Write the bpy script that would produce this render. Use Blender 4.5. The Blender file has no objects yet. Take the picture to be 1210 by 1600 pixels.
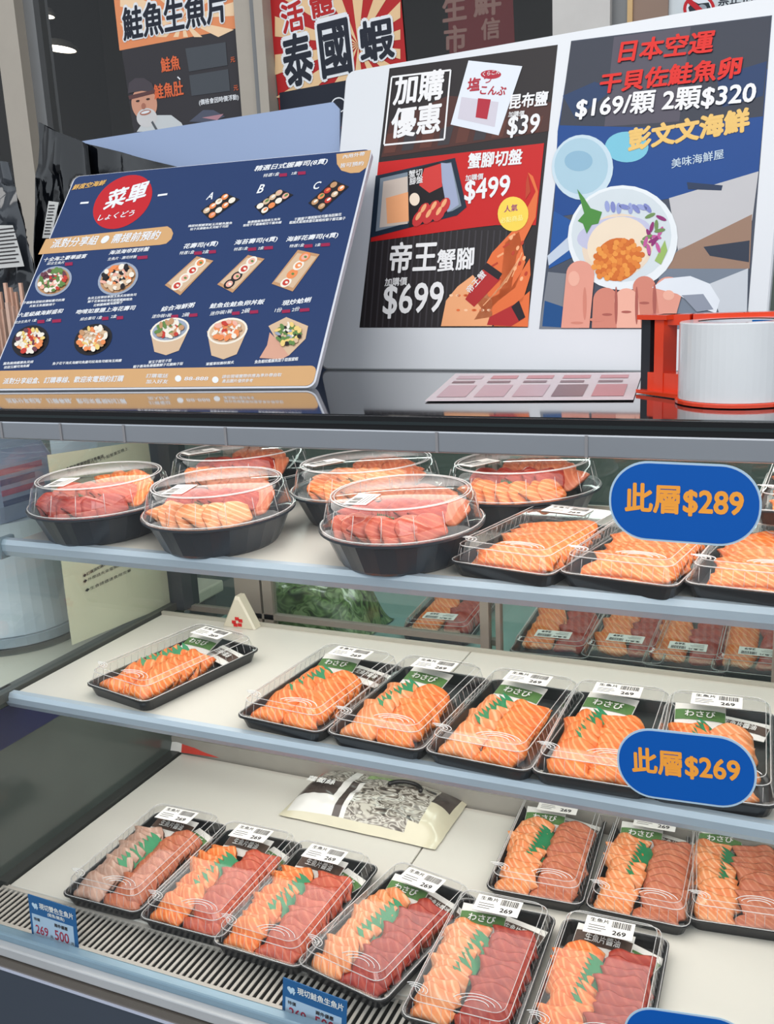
import bpy, bmesh, math, random
from mathutils import Vector, Matrix, noise
random.seed(7)
SC = bpy.context.scene
COL = SC.collection
PI = math.pi

# ------------------------------------------------------------------ camera
CAM_Z = 0.87
FPX = 1505.58
yaw, pitch, roll = -0.42985799, 0.23705129, -0.04688466
fw = Vector((math.sin(yaw)*math.cos(pitch), math.cos(yaw)*math.cos(pitch), -math.sin(pitch)))
rt0 = Vector((math.cos(yaw), -math.sin(yaw), 0))
up0 = rt0.cross(fw)
rt = math.cos(roll)*rt0 + math.sin(roll)*up0
up = -math.sin(roll)*rt0 + math.cos(roll)*up0
cam_data = bpy.data.cameras.new('camera')
cam = bpy.data.objects.new('camera', cam_data)
COL.objects.link(cam)
cam_data.sensor_fit = 'VERTICAL'
cam_data.sensor_height = 36.0
cam_data.lens = FPX/1600*36.0
cam_data.clip_start = 0.01
cam_data.clip_end = 60
CP = Vector((0, 0, CAM_Z))
m = Matrix.Identity(4)
for i in range(3):
    m[i][0] = rt[i]; m[i][1] = up[i]; m[i][2] = -fw[i]; m[i][3] = CP[i]
cam.matrix_world = m
SC.camera = cam

# ------------------------------------------------------------------ view + light
SC.view_settings.view_transform = 'Standard'
SC.view_settings.look = 'None'
SC.view_settings.gamma = 1
SC.view_settings.use_curve_mapping = False
SC.view_settings.exposure = 0.35
SC.cycles.transparent_max_bounces = 40
SC.cycles.max_bounces = 10
SC.cycles.glossy_bounces = 5
SC.cycles.caustics_reflective = False
SC.cycles.caustics_refractive = False
SC.cycles.use_denoising = True

world = bpy.data.worlds.new('World')
SC.world = world
world.use_nodes = True
wn = world.node_tree.nodes; wl = world.node_tree.links
bg = wn['Background']
# open arcade: dim soffit overhead, bright street opening low in front of the stall
tc = wn.new('ShaderNodeTexCoord'); sx = wn.new('ShaderNodeSeparateXYZ')
cr = wn.new('ShaderNodeValToRGB')
wl.new(tc.outputs['Generated'], sx.inputs[0]); wl.new(sx.outputs['Z'], cr.inputs[0])
cr.color_ramp.elements[0].position = 0.0; cr.color_ramp.elements[0].color = (0.40, 0.42, 0.45, 1)
cr.color_ramp.elements[1].position = 0.6; cr.color_ramp.elements[1].color = (0.72, 0.77, 0.82, 1)
def mrange(src, a0, a1):
    n = wn.new('ShaderNodeMapRange'); n.interpolation_type = 'SMOOTHSTEP'
    n.inputs[1].default_value = a0; n.inputs[2].default_value = a1
    if a0 > a1:
        n.inputs[1].default_value = a1; n.inputs[2].default_value = a0; n.inputs[3].default_value = 1; n.inputs[4].default_value = 0
    wl.new(src, n.inputs[0]); return n.outputs[0]
def mul(p, q):
    n = wn.new('ShaderNodeMath'); n.operation = 'MULTIPLY'; wl.new(p, n.inputs[0]); wl.new(q, n.inputs[1]); return n.outputs[0]
band = mul(mul(mrange(sx.outputs['Y'], -0.25, -0.5), mrange(sx.outputs['Z'], 0.0, 0.08)), mrange(sx.outputs['Z'], 0.52, 0.42))
mixw = wn.new('ShaderNodeMix'); mixw.data_type = 'RGBA'
wl.new(band, mixw.inputs[0]); wl.new(cr.outputs[0], mixw.inputs[6]); mixw.inputs[7].default_value = (1.75, 1.9, 2.05, 1)
wl.new(mixw.outputs[2], bg.inputs['Color'])
bg.inputs['Strength'].default_value = 0.60

def area(name, loc, target, sx_, sy_, power, color=(1, 1, 1)):
    d = bpy.data.lights.new(name, 'AREA'); d.shape = 'RECTANGLE'
    d.size = sx_; d.size_y = sy_; d.energy = power; d.color = color
    o = bpy.data.objects.new(name, d); COL.objects.link(o)
    o.location = loc
    o.rotation_euler = (Vector(target)-Vector(loc)).to_track_quat('-Z', 'Y').to_euler()
    return o
# arcade ceiling lamps above the shopper
area('arcade_lamp_light', (-0.9, -0.6, 2.9), (-0.6, 1.2, 0.5), 2.2, 1.0, 30, (1.0, 0.97, 0.93))
area('street_daylight', (2.2, -1.6, 2.4), (-0.5, 1.2, 0.4), 2.0, 1.6, 26, (0.93, 0.97, 1.0))
# broad fill lights added below counter and shelves to even the light
area('cabinet_fill_light', (-0.45, 1.14, 0.698), (-0.45, 1.14, 0.0), 1.3, 0.40, 3.3, (1.0, 0.98, 0.95))
area('shelf_fill_light', (-0.45, 1.20, 0.492), (-0.45, 1.20, 0.0), 1.3, 0.26, 1.65, (1.0, 0.975, 0.94))
area('shelf_fill_light', (-0.45, 1.16, 0.258), (-0.45, 1.14, 0.0), 1.3, 0.26, 1.9, (1.0, 0.975, 0.94))
area('rear_fill_light', (-0.50, 1.66, 0.66), (-0.50, 1.64, 0.2), 1.2, 0.08, 2.0, (0.95, 1.0, 0.98))  # added fill to brighten the rear work shelf

# ------------------------------------------------------------------ pixel rays
def ray(px, py):
    return rt*((px-605)/FPX) - up*((py-800)/FPX) + fw
def on_z(px, py, z):
    d = ray(px, py); return CP + d*((z-CP.z)/d.z)
def on_y(px, py, Y):
    d = ray(px, py); return CP + d*((Y-CP.y)/d.y)
def on_x(px, py, X):
    d = ray(px, py); return CP + d*((X-CP.x)/d.x)

# ------------------------------------------------------------------ materials
def lin(c):
    def f(v):
        v /= 255.0
        return v/12.92 if v <= 0.04045 else ((v+0.055)/1.055)**2.4
    return (f(c[0]), f(c[1]), f(c[2]), 1)
MATS = {}
def mat(name, rgb, rough=0.5, metal=0.0, var=0.06, scale=30.0, bump=0.0, spec=0.5, coat=0.0, sss=0.0):
    if name in MATS: return MATS[name]
    M = bpy.data.materials.new(name); M.use_nodes = True
    N = M.node_tree.nodes; L = M.node_tree.links
    b = N['Principled BSDF']
    c = lin(rgb)
    b.inputs['Roughness'].default_value = rough
    b.inputs['Metallic'].default_value = metal
    b.inputs['Specular IOR Level'].default_value = spec
    b.inputs['Coat Weight'].default_value = coat
    b.inputs['Coat Roughness'].default_value = 0.05
    t = N.new('ShaderNodeTexCoord'); n = N.new('ShaderNodeTexNoise')
    n.inputs['Scale'].default_value = scale; n.inputs['Detail'].default_value = 4
    L.new(t.outputs['Object'], n.inputs['Vector'])
    mx = N.new('ShaderNodeMix'); mx.data_type = 'RGBA'
    mx.inputs[6].default_value = tuple(max(0, v*(1-var)) for v in c[:3])+(1,)
    mx.inputs[7].default_value = tuple(min(1, v*(1+var)) for v in c[:3])+(1,)
    L.new(n.outputs['Fac'], mx.inputs[0]); L.new(mx.outputs[2], b.inputs['Base Color'])
    if bump:
        bp = N.new('ShaderNodeBump'); bp.inputs['Strength'].default_value = bump
        bp.inputs['Distance'].default_value = 0.002
        L.new(n.outputs['Fac'], bp.inputs['Height']); L.new(bp.outputs[0], b.inputs['Normal'])
    if sss:
        b.inputs['Subsurface Weight'].default_value = sss
        b.inputs['Subsurface Radius'].default_value = (0.004, 0.002, 0.001)
        b.inputs['Subsurface Scale'].default_value = 1.0
    MATS[name] = M
    return M
def glass(name, tint=(1, 1, 1), refl=0.9, base=0.04, rough=0.02, haze=0.0, haze_col=(0.8, 0.82, 0.85), bump=0.0, bscale=40):
    """thin clear sheet: tinted see-through plus facing-dependent gloss"""
    if name in MATS: return MATS[name]
    M = bpy.data.materials.new(name); M.use_nodes = True
    N = M.node_tree.nodes; L = M.node_tree.links
    N.remove(N['Principled BSDF'])
    tr = N.new('ShaderNodeBsdfTransparent'); tr.inputs[0].default_value = (*tint, 1)
    gl = N.new('ShaderNodeBsdfGlossy'); gl.inputs['Roughness'].default_value = rough
    gl.inputs['Color'].default_value = (1, 1, 1, 1)
    lw = N.new('ShaderNodeLayerWeight'); lw.inputs['Blend'].default_value = 0.5
    p = N.new('ShaderNodeMath'); p.operation = 'POWER'; p.inputs[1].default_value = 4.0
    L.new(lw.outputs['Facing'], p.inputs[0])
    ma = N.new('ShaderNodeMath'); ma.operation = 'MULTIPLY_ADD'
    ma.inputs[1].default_value = refl-base; ma.inputs[2].default_value = base
    L.new(p.outputs[0], ma.inputs[0])
    mx = N.new('ShaderNodeMixShader')
    L.new(ma.outputs[0], mx.inputs[0]); L.new(tr.outputs[0], mx.inputs[1]); L.new(gl.outputs[0], mx.inputs[2])
    last = mx
    if haze:
        df = N.new('ShaderNodeBsdfDiffuse'); df.inputs[0].default_value = (*haze_col, 1)
        m2 = N.new('ShaderNodeMixShader'); m2.inputs[0].default_value = haze
        L.new(last.outputs[0], m2.inputs[1]); L.new(df.outputs[0], m2.inputs[2]); last = m2
    if bump:
        t = N.new('ShaderNodeTexCoord'); n = N.new('ShaderNodeTexNoise'); n.inputs['Scale'].default_value = bscale
        L.new(t.outputs['Object'], n.inputs['Vector'])
        bp = N.new('ShaderNodeBump'); bp.inputs['Strength'].default_value = bump; bp.inputs['Distance'].default_value = 0.003
        L.new(n.outputs['Fac'], bp.inputs['Height']); L.new(bp.outputs[0], gl.inputs['Normal']); L.new(bp.outputs[0], lw.inputs['Normal'])
    L.new(last.outputs[0], N['Material Output'].inputs[0])
    MATS[name] = M
    return M
def fish(name, base, stripe, sc=330.0, dist=3.0, amount=0.75, rough=0.33, dark=None):
    """flesh with wavy fat lines running across the slice"""
    M = bpy.data.materials.new(name); M.use_nodes = True
    N = M.node_tree.nodes; L = M.node_tree.links
    b = N['Principled BSDF']; b.inputs['Roughness'].default_value = rough
    b.inputs['Specular IOR Level'].default_value = 0.4
    t = N.new('ShaderNodeTexCoord')
    oi = N.new('ShaderNodeObjectInfo')
    mp = N.new('ShaderNodeVectorMath'); mp.operation = 'ADD'
    L.new(t.outputs['Object'], mp.inputs[0])
    cx = N.new('ShaderNodeCombineXYZ')
    mu = N.new('ShaderNodeMath'); mu.operation = 'MULTIPLY'; mu.inputs[1].default_value = 0.7
    L.new(oi.outputs['Random'], mu.inputs[0]); L.new(mu.outputs[0], cx.inputs[0]); L.new(mu.outputs[0], cx.inputs[2])
    L.new(cx.outputs[0], mp.inputs[1])
    w = N.new('ShaderNodeTexWave'); w.wave_type = 'BANDS'; w.bands_direction = 'DIAGONAL'
    w.inputs['Scale'].default_value = sc/2.0; w.inputs['Distortion'].default_value = dist
    w.inputs['Detail'].default_value = 1.5; w.inputs['Detail Scale'].default_value = 0.4
    L.new(mp.outputs[0], w.inputs['Vector'])
    r = N.new('ShaderNodeValToRGB'); r.color_ramp.elements[0].position = 0.66; r.color_ramp.elements[1].position = 0.96
    r.color_ramp.elements[0].color = (0, 0, 0, 1); r.color_ramp.elements[1].color = (amount,)*3+(1,)
    L.new(w.outputs['Fac'], r.inputs[0])
    n = N.new('ShaderNodeTexNoise'); n.inputs['Scale'].default_value = 55
    L.new(mp.outputs[0], n.inputs['Vector'])
    m0 = N.new('ShaderNodeMix'); m0.data_type = 'RGBA'
    d = dark or tuple(int(v*0.86) for v in base)
    m0.inputs[6].default_value = lin(d); m0.inputs[7].default_value = lin(base)
    nr = N.new('ShaderNodeMapRange'); nr.inputs[1].default_value = 0.35; nr.inputs[2].default_value = 0.65
    L.new(n.outputs['Fac'], nr.inputs[0]); L.new(nr.outputs[0], m0.inputs[0])
    m1 = N.new('ShaderNodeMix'); m1.data_type = 'RGBA'
    L.new(r.outputs[0], m1.inputs[0]); L.new(m0.outputs[2], m1.inputs[6]); m1.inputs[7].default_value = lin(stripe)
    L.new(m1.outputs[2], b.inputs['Base Color'])
    MATS[name] = M
    return M
def emit(name, rgb, s):
    M = bpy.data.materials.new(name); M.use_nodes = True
    N = M.node_tree.nodes; L = M.node_tree.links
    N.remove(N['Principled BSDF']); e = N.new('ShaderNodeEmission')
    e.inputs[0].default_value = lin(rgb); e.inputs[1].default_value = s
    L.new(e.outputs[0], N['Material Output'].inputs[0]); MATS[name] = M
    return M
def ink(rgb, rough=0.35):
    return mat('print ink %d %d %d %d' % (*rgb, int(rough*100)), rgb, rough=max(rough, .4), var=0.03, spec=0.18)

# ------------------------------------------------------------------ mesh builder
class MB:
    def __init__(s): s.v = []; s.f = []; s.mi = []; s.mats = []; s.sm = []
    def _m(s, m_):
        if m_ not in s.mats: s.mats.append(m_)
        return s.mats.index(m_)
    def add(s, vs, fs, m_, smooth=False, M=None):
        o = len(s.v); k = s._m(m_)
        for p in vs:
            p = Vector(p); s.v.append(M @ p if M else p)
        for f in fs:
            s.f.append([i+o for i in f]); s.mi.append(k); s.sm.append(smooth)
        return s
    def box(s, lo, hi, m_, M=None):
        x0, y0, z0 = lo; x1, y1, z1 = hi
        vs = [(x0,y0,z0),(x1,y0,z0),(x1,y1,z0),(x0,y1,z0),(x0,y0,z1),(x1,y0,z1),(x1,y1,z1),(x0,y1,z1)]
        return s.add(vs, [(3,2,1,0),(4,5,6,7),(0,1,5,4),(1,2,6,5),(2,3,7,6),(3,0,4,7)], m_, False, M)
    def loft(s, rings, m_, cap0=True, cap1=True, smooth=False, M=None):
        n = len(rings[0]); vs = [p for r in rings for p in r]; fs = []
        for i in range(len(rings)-1):
            for j in range(n):
                a = i*n+j; b = i*n+(j+1) % n
                fs.append((a, b, b+n, a+n))
        if cap0: fs.append(tuple(reversed(range(n))))
        if cap1: fs.append(tuple(range((len(rings)-1)*n, len(rings)*n)))
        return s.add(vs, fs, m_, smooth, M)
    def tube(s, pts, r, m_, n=6, closed=False, M=None):
        pts = [Vector(p) for p in pts]; rings = []
        N_ = len(pts)
        for i, p in enumerate(pts):
            if closed: d = pts[(i+1) % N_]-pts[i-1]
            else: d = pts[min(i+1, N_-1)]-pts[max(i-1, 0)]
            d.normalize()
            a = d.cross(Vector((0.13, 0.2, 0.97)))
            if a.length < 1e-4: a = d.cross(Vector((1, 0, 0)))
            a.normalize(); b = d.cross(a)
            rings.append([p+a*(r*math.cos(2*PI*k/n))+b*(r*math.sin(2*PI*k/n)) for k in range(n)])
        if closed: rings.append(rings[0])
        return s.loft(rings, m_, not closed, not closed, True, M)
    def cyl(s, c, r, h, m_, n=32, r2=None, M=None):
        r2 = r if r2 is None else r2
        c = Vector(c)
        return s.loft([[c+Vector((rr*math.cos(2*PI*k/n), rr*math.sin(2*PI*k/n), z)) for k in range(n)] for rr, z in ((r, 0), (r2, h))], m_, M=M)
    def mesh(s, name):
        me = bpy.data.meshes.new(name)
        me.from_pydata([tuple(p) for p in s.v], [], s.f)
        for m_ in s.mats: me.materials.append(m_)
        me.polygons.foreach_set('material_index', s.mi)
        me.polygons.foreach_set('use_smooth', s.sm)
        me.update()
        return me
    def build(s, name, parent=None, label=None, M=None):
        o = bpy.data.objects.new(name, s.mesh(name)); COL.objects.link(o)
        if parent: o.parent = parent
        if M is not None: o.matrix_basis = M
        if label: o['label'] = label
        return o
def bevel(o, w=0.002, seg=2, ang=40):
    bm = bmesh.new(); bm.from_mesh(o.data)
    bmesh.ops.remove_doubles(bm, verts=bm.verts, dist=1e-6)
    es = [e for e in bm.edges if len(e.link_faces) == 2 and e.calc_face_angle(0) > math.radians(ang)]
    bmesh.ops.bevel(bm, geom=es, offset=w, segments=seg, profile=0.5, affect='EDGES', clamp_overlap=True)
    bm.to_mesh(o.data); bm.free(); return o
def rrect(w, l, z, r=0.012, n=4, cx=0, cy=0):
    out = []
    for (sx_, sy_, a0) in ((1, 1, 0), (-1, 1, 90), (-1, -1, 180), (1, -1, 270)):
        for k in range(n+1):
            a = math.radians(a0+90*k/n)
            out.append(Vector((cx+sx_*(w/2-r)+r*math.cos(a), cy+sy_*(l/2-r)+r*math.sin(a), z)))
    return out
def ell(a, b, z, n=48, rib=0.0):
    return [Vector((a*(1+rib*math.cos(24*t))*math.cos(t), b*(1+rib*math.cos(24*t))*math.sin(t), z)) for t in (2*PI*k/n for k in range(n))]
def empty(name, loc=(0, 0, 0), rz=0, M=None):
    o = bpy.data.objects.new(name, None); COL.objects.link(o); o.empty_display_size = 0.02
    if M is not None: o.matrix_world = M
    else: o.location = loc; o.rotation_euler = (0, 0, rz)
    return o
def tag(o, label, cat, group=None, kind=None):
    o['label'] = label; o['category'] = cat
    if group: o['group'] = group
    if kind: o['kind'] = kind
    return o
def struct(o):
    o['kind'] = 'structure'; return o
KIDS = {}
def kids(o):
    return [c for c in bpy.data.objects if c.parent == o]
def copy_tree(o, parent=None, cache={}):
    c = o.copy(); COL.objects.link(c)
    if parent: c.parent = parent
    if o.name not in cache: cache[o.name] = kids(o)
    for ch in cache[o.name]: copy_tree(ch, c)
    return c

# ------------------------------------------------------------------ lettering
TCACHE = {}
def text2d(body, bold=0.0):
    k = (body, bold)
    if k in TCACHE: return TCACHE[k]
    cu = bpy.data.curves.new('lettering', 'FONT'); cu.body = body; cu.size = 1; cu.offset = bold
    cu.resolution_u = 3
    o = bpy.data.objects.new('lettering', cu); COL.objects.link(o)
    dg = bpy.context.evaluated_depsgraph_get()
    me = bpy.data.meshes.new_from_object(o.evaluated_get(dg))
    vs = [(v.co.x, v.co.y) for v in me.vertices]; fs = [tuple(p.vertices) for p in me.polygons]
    bpy.data.objects.remove(o); bpy.data.curves.remove(cu); bpy.data.meshes.remove(me)
    x0 = min(v[0] for v in vs); x1 = max(v[0] for v in vs)
    y0 = min(v[1] for v in vs)
    vs = [(x-x0, y-y0) for x, y in vs]
    TCACHE[k] = (vs, fs, x1-x0, max(v[1] for v in vs))
    return TCACHE[k]
class Sheet:
    """a flat printed surface: frame matrix (x right, y up, z toward the viewer)"""
    def __init__(s, M): s.M = M; s.I = M.inverted(); s.n = Vector((M[0][2], M[1][2], M[2][2])); s.o = M.translation
    def at(s, px, py):
        d = ray(px, py); t = (s.o-CP).dot(s.n)/d.dot(s.n)
        p = s.I @ (CP+d*t); return Vector((p.x, p.y))
LAY = 0.0003
class Art:
    def __init__(s, sheet=None): s.s = sheet; s.b = MB()
    def pt(s, p): return s.s.at(*p) if s.s else Vector(p)
    def poly(s, pts, m_, lay=1):
        q = [s.pt(p) for p in pts]
        area2 = sum(q[i].x*q[(i+1) % len(q)].y-q[(i+1) % len(q)].x*q[i].y for i in range(len(q)))
        if area2 < 0: q.reverse()
        s.b.add([(p.x, p.y, lay*LAY) for p in q], [tuple(range(len(q)))], m_); return s
    def ellipse(s, c, rx, ry, m_, lay=1, rot=0, n=28):
        a = math.radians(rot); ca, sa = math.cos(a), math.sin(a)
        return s.poly([(c[0]+rx*math.cos(t)*ca-ry*math.sin(t)*sa, c[1]+rx*math.cos(t)*sa+ry*math.sin(t)*ca) for t in (2*PI*k/n for k in range(n))], m_, lay)
    def text(s, body, L, R, m_, lay=3, asp=1.0, bold=0.012, shear=0.0, h=None):
        vs, fs, w, hh = text2d(body, 0.0)
        a = s.pt(L); b = s.pt(R); d = b-a
        sx_ = d.length/(w+2*bold); sy_ = sx_*asp if h is None else h/(hh+2*bold)
        u = d.normalized(); v = Vector((-u.y, u.x))
        # a heavier weight is struck as several slightly shifted copies of the glyphs
        sh = [(0, 0)]
        if bold > 0.009:
            n_ = 6 if bold < 0.04 else 12
            sh += [(bold*math.cos(2*PI*k/n_), bold*math.sin(2*PI*k/n_)) for k in range(n_)]
            if bold >= 0.04: sh += [(.5*i, .5*j) for i, j in sh[1::2]]
        for i_, (dx, dy) in enumerate(sh):
            out = []
            for x, y in vs:
                x += bold+dx; y += bold+dy
                p = a+u*(x*sx_+y*sy_*shear)+v*(y*sy_); out.append((p.x, p.y, lay*LAY+i_*1.6e-5))
            s.b.add(out, fs, m_)
        return s
    def line(s, p, q, wd, m_, lay=2):
        a = s.pt(p); b = s.pt(q); d = (b-a).normalized(); n_ = Vector((-d.y, d.x))*(wd/2)
        s.b.add([(*(a-n_), lay*LAY), (*(b-n_), lay*LAY), (*(b+n_), lay*LAY), (*(a+n_), lay*LAY)], [(0, 1, 2, 3)], m_); return s
    def build(s, name, parent, label=None): return s.b.build(name, parent, label)
def frame(o, xdir, ydir):
    x = Vector(xdir).normalized(); y = Vector(ydir); y = (y-x*y.dot(x)).normalized(); z = x.cross(y)
    M = Matrix.Identity(4)
    for i in range(3): M[i][0] = x[i]; M[i][1] = y[i]; M[i][2] = z[i]; M[i][3] = o[i]
    return M

# ================================================================== SETTING
ZT = 0.735           # counter surface
YG = 0.845           # foot of the front glass
ZH = 0.698           # underside of the header rail
def yglass(z): return YG+0.040*z/ZH
XL = -1.10           # left side of the cabinet
XR = 0.30
YB = 1.455           # rear sliding doors
steel = mat('brushed steel', (176, 180, 186), rough=0.32, metal=0.85, var=0.05, scale=12)
alu = mat('pale anodised aluminium', (176, 190, 202), rough=0.35, metal=0.25, var=0.04)
frame_m = mat('beige window frame', (166, 157, 145), rough=0.45, var=0.05)
frame_d = mat('grey window track', (112, 113, 114), rough=0.4, var=0.05)
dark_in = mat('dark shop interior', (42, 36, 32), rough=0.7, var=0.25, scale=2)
cream = mat('cream enamel shelf', (206, 203, 195), rough=0.28, var=0.03, scale=5)
black_gl = mat('black polished counter', (38, 39, 42), rough=0.06, var=0.1, scale=20, spec=0.8, coat=0.6)
black_edge = mat('black counter edge', (18, 19, 21), rough=0.2, var=0.1)
pane = glass('window glass', (0.80, 0.80, 0.79), refl=0.6, base=0.022)
front_pane = glass('front cabinet glass', (0.97, 0.985, 0.98), refl=0.8, base=0.035)
side_pane = glass('side cabinet glass', (0.88, 0.94, 0.95), refl=0.8, base=0.06)
rear_pane = glass('tinted rear door glass', (0.74, 0.83, 0.78), refl=0.8, base=0.06)
panel_m = mat('slate front panel', (62, 70, 82), rough=0.3, var=0.08, scale=6)
teal_m = mat('dull green rear wall', (88, 100, 94), rough=0.6, var=0.25, scale=3)

# pavement, rear wall of the shop front and the dark room behind its windows
b = MB(); b.box((-4, -3, -0.62), (4, 5, -0.60), mat('grey paving', (120, 120, 118), rough=0.8, var=0.15, scale=8)); struct(b.build('floor'))
YW = 2.0
b = MB(); b.box((-3.2, YW, -0.6), (1.2, YW+0.05, 0.88), teal_m); struct(b.build('wall_back'))
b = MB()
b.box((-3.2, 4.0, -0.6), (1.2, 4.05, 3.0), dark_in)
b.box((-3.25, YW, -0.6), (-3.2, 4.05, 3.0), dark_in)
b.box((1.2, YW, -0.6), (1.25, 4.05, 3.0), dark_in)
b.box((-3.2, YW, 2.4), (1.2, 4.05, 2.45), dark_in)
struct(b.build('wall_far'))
def wx(px, py=0): return on_y(px, py, YW).x
fr = [(10, 44, frame_m, 0.03), (44, 60, frame_d, 0.0), (372, 401, frame_m, 0.0), (401, 410, frame_d, 0.012), (410, 424, frame_m, 0.02)]
k = 1
for a, c, m_, d in fr:
    b = MB(); b.box((wx(a), YW-0.02-d, 0.88), (wx(c), YW+0.03, 2.4), m_); struct(b.build('trim_%d' % k)); k += 1
x1, x2, x3, x4, x5, x6 = wx(874, 40), wx(962, 20), wx(986, 20), wx(994, 20), wx(1048, 20), wx(1330, 20)
b = MB(); b.box((x1, YW-0.05, 0.88), (x2, YW+0.04, 2.4), mat('warm white pillar', (196, 192, 188), rough=0.6)); struct(b.build('wall_pillar'))
b = MB(); b.box((x2, YW-0.03, 0.88), (x3, YW+0.04, 2.4), frame_d); struct(b.build('trim_%d' % k)); k += 1
b = MB(); b.box((x3, YW-0.035, 0.88), (x4, YW+0.04, 2.4), mat('pale timber', (196, 160, 108), rough=0.5, scale=14, var=0.15)); struct(b.build('trim_%d' % k)); k += 1
b = MB(); b.box((x4, YW-0.03, 0.88), (x5, YW+0.04, 2.4), mat('brown timber panel', (132, 106, 90), rough=0.5, scale=10, var=0.15)); struct(b.build('trim_%d' % k)); k += 1
b = MB(); b.box((x5, YW-0.02, 0.88), (x6, YW+0.04, 2.4), mat('white painted wall', (205, 212, 216), rough=0.6)); struct(b.build('wall_right'))
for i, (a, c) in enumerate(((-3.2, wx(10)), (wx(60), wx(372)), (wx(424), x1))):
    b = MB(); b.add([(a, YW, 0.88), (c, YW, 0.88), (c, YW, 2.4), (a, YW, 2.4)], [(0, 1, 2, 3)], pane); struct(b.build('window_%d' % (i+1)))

lampm = emit('lamp diffuser', (255, 244, 226), 6)
def ceiling_lamp(px, py, Y, rx, ry, label):
    c = on_y(px, py, Y); r = empty('ceiling_lamp', c)
    tag(r, label, 'lamp', 'lamps in the dark shop')
    b = MB(); b.loft([[Vector((rx*s*math.cos(t), ry*s*math.sin(t), z)) for t in (2*PI*k/20 for k in range(20))] for s, z in ((0.9, 0), (1, 0.012), (0.7, 0.03))], mat('lamp housing', (120, 118, 112)), cap0=False)
    b.build('housing', r)
    b = MB(); b.add([(rx*.85*math.cos(t), ry*.85*math.sin(t), 0.001) for t in (2*PI*k/20 for k in range(20))], [tuple(range(20))], lampm); b.build('diffuser', r)
ceiling_lamp(93, 77, 3.4, 0.055, 0.10, 'long oval lamp glowing right of the window frame in dark shop')
ceiling_lamp(70, 26, 3.2, 0.035, 0.05, 'small oval lamp glowing near the photo top beside the window frame')
ceiling_lamp(2, 38, 3.4, 0.04, 0.08, 'oval lamp at far left, upper of those left of window frame')
ceiling_lamp(4, 68, 3.4, 0.04, 0.08, 'oval lamp at far left, middle of those left of window frame')
ceiling_lamp(6, 91, 3.4, 0.04, 0.06, 'oval lamp at far left, lowest of those left of window frame')
c = on_y(63, 45, 3.1)
b = MB(); b.loft([[c+Vector((r_*math.cos(2*PI*k/14), r_*math.sin(2*PI*k/14), z)) for k in range(14)] for r_, z in ((0.004, -0.026), (0.02, -0.017), (0.026, 0), (0.02, 0.017), (0.004, 0.026))], lampm, smooth=True)
tag(b.build('globe_lamp'), 'round white globe lamp glowing beside the left window frame', 'lamp')

# ================================================================== DISPLAY CASE
case = empty('display_case', (-0.5, 1.1, -0.6))
tag(case, 'glass-fronted refrigerated display case with cream shelves and black counter top', 'display case')
case_inv = Matrix.Translation((0.5, -1.1, 0.6))
def cpart(bld, name, parent=None, label=None, bev=0):
    o = bld.build(name, None, label)
    if bev: bevel(o, bev)
    o.parent = parent or case
    if parent is None: o.matrix_parent_inverse = case_inv
    return o
b = MB(); b.box((XL-0.14, 0.892, ZT-0.0145), (XR, 1.66, ZT), black_gl)
top = cpart(b, 'counter_top', label='glossy black counter top', bev=0.003)
b = MB(); b.box((XL-0.14, 0.889, ZT-0.0143), (XR, 0.8925, ZT-0.001), black_edge)
b.box((XL-0.14, 0.8875, ZT-0.009), (XR, 0.890, ZT-0.006), mat('dark rubber trim', (30, 40, 42), rough=0.3))
cpart(b, 'edge_strip')
b = MB(); b.box((XL-0.14, 0.888, ZH), (XR, 0.915, ZT-0.0145), steel)
cpart(b, 'header_rail', label='brushed grey rail under the counter', bev=0.002)
for x in (-0.93, -0.835, -0.74, -0.6, -0.35, -0.2):  # light streaks reflected in the header rail, put in as thin strips
    b = MB(); b.box((x, 0.8868, ZH+.001), (x+0.003, 0.889, ZT-0.0155), mat('painted rail streak', (158, 156, 158), rough=.35, metal=.5)); cpart(b, 'rail_streak')
b = MB(); b.box((XL, 0.915, 0.702), (XR, 1.45, 0.712), mat('white cabinet lining', (214, 216, 212), rough=0.4))
cpart(b, 'ceiling_lining')
b = MB(); b.box((XL+0.03, 0.917, 0.695), (0.05, 0.930, 0.702), emit('led strip', (255, 246, 228), 5))
cpart(b, 'lamp_strip', label='glowing strip lamp under the counter')
b = MB(); b.add([(XL, YG, 0.006), (XR, YG, 0.006), (XR, yglass(ZH), ZH), (XL, yglass(ZH), ZH)], [(0, 1, 2, 3)], front_pane)
cpart(b, 'front_glass')
# side panel : glass above, dark insulated panel below
b = MB(); b.add([(XL-0.012, YG+0.02, 0.283), (XL-0.012, YB, 0.283), (XL-0.012, YB, 0.70), (XL-0.012, YG+0.045, 0.70)], [(0, 1, 2, 3)], side_pane)
cpart(b, 'side_glass')
b = MB(); b.box((XL-0.03, YG+0.005, -0.03), (XL-0.012, YB, 0.272), mat('dark green-grey side panel', (66, 74, 70), rough=0.18, var=0.35, scale=5, coat=0.3))
sp = cpart(b, 'side_panel', label='dark grey-green lower side panel')
b = MB(); b.box((XL-0.0118, YG+0.01, 0.20), (XL-0.0105, YG+0.30, 0.262), mat('deep blue stand-in', (24, 30, 66), rough=0.3, var=0.3, scale=9))  # added band standing in for something blue outside the case
cpart(b, 'blue_stand_in', sp, label='deep blue band on the side panel, added for something outside')
b = MB(); b.box((XL-0.03, YG+0.005, 0.272), (XL-0.006, YB, 0.286), mat('dark sill', (72, 74, 70), rough=0.35))
cpart(b, 'side_sill')
b = MB(); b.box((XL-0.03, YB-0.03, 0.272), (XL+0.012, YB+0.02, 0.70), mat('dark corner post', (58, 62, 66), rough=0.3))
cpart(b, 'corner_post')
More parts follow.
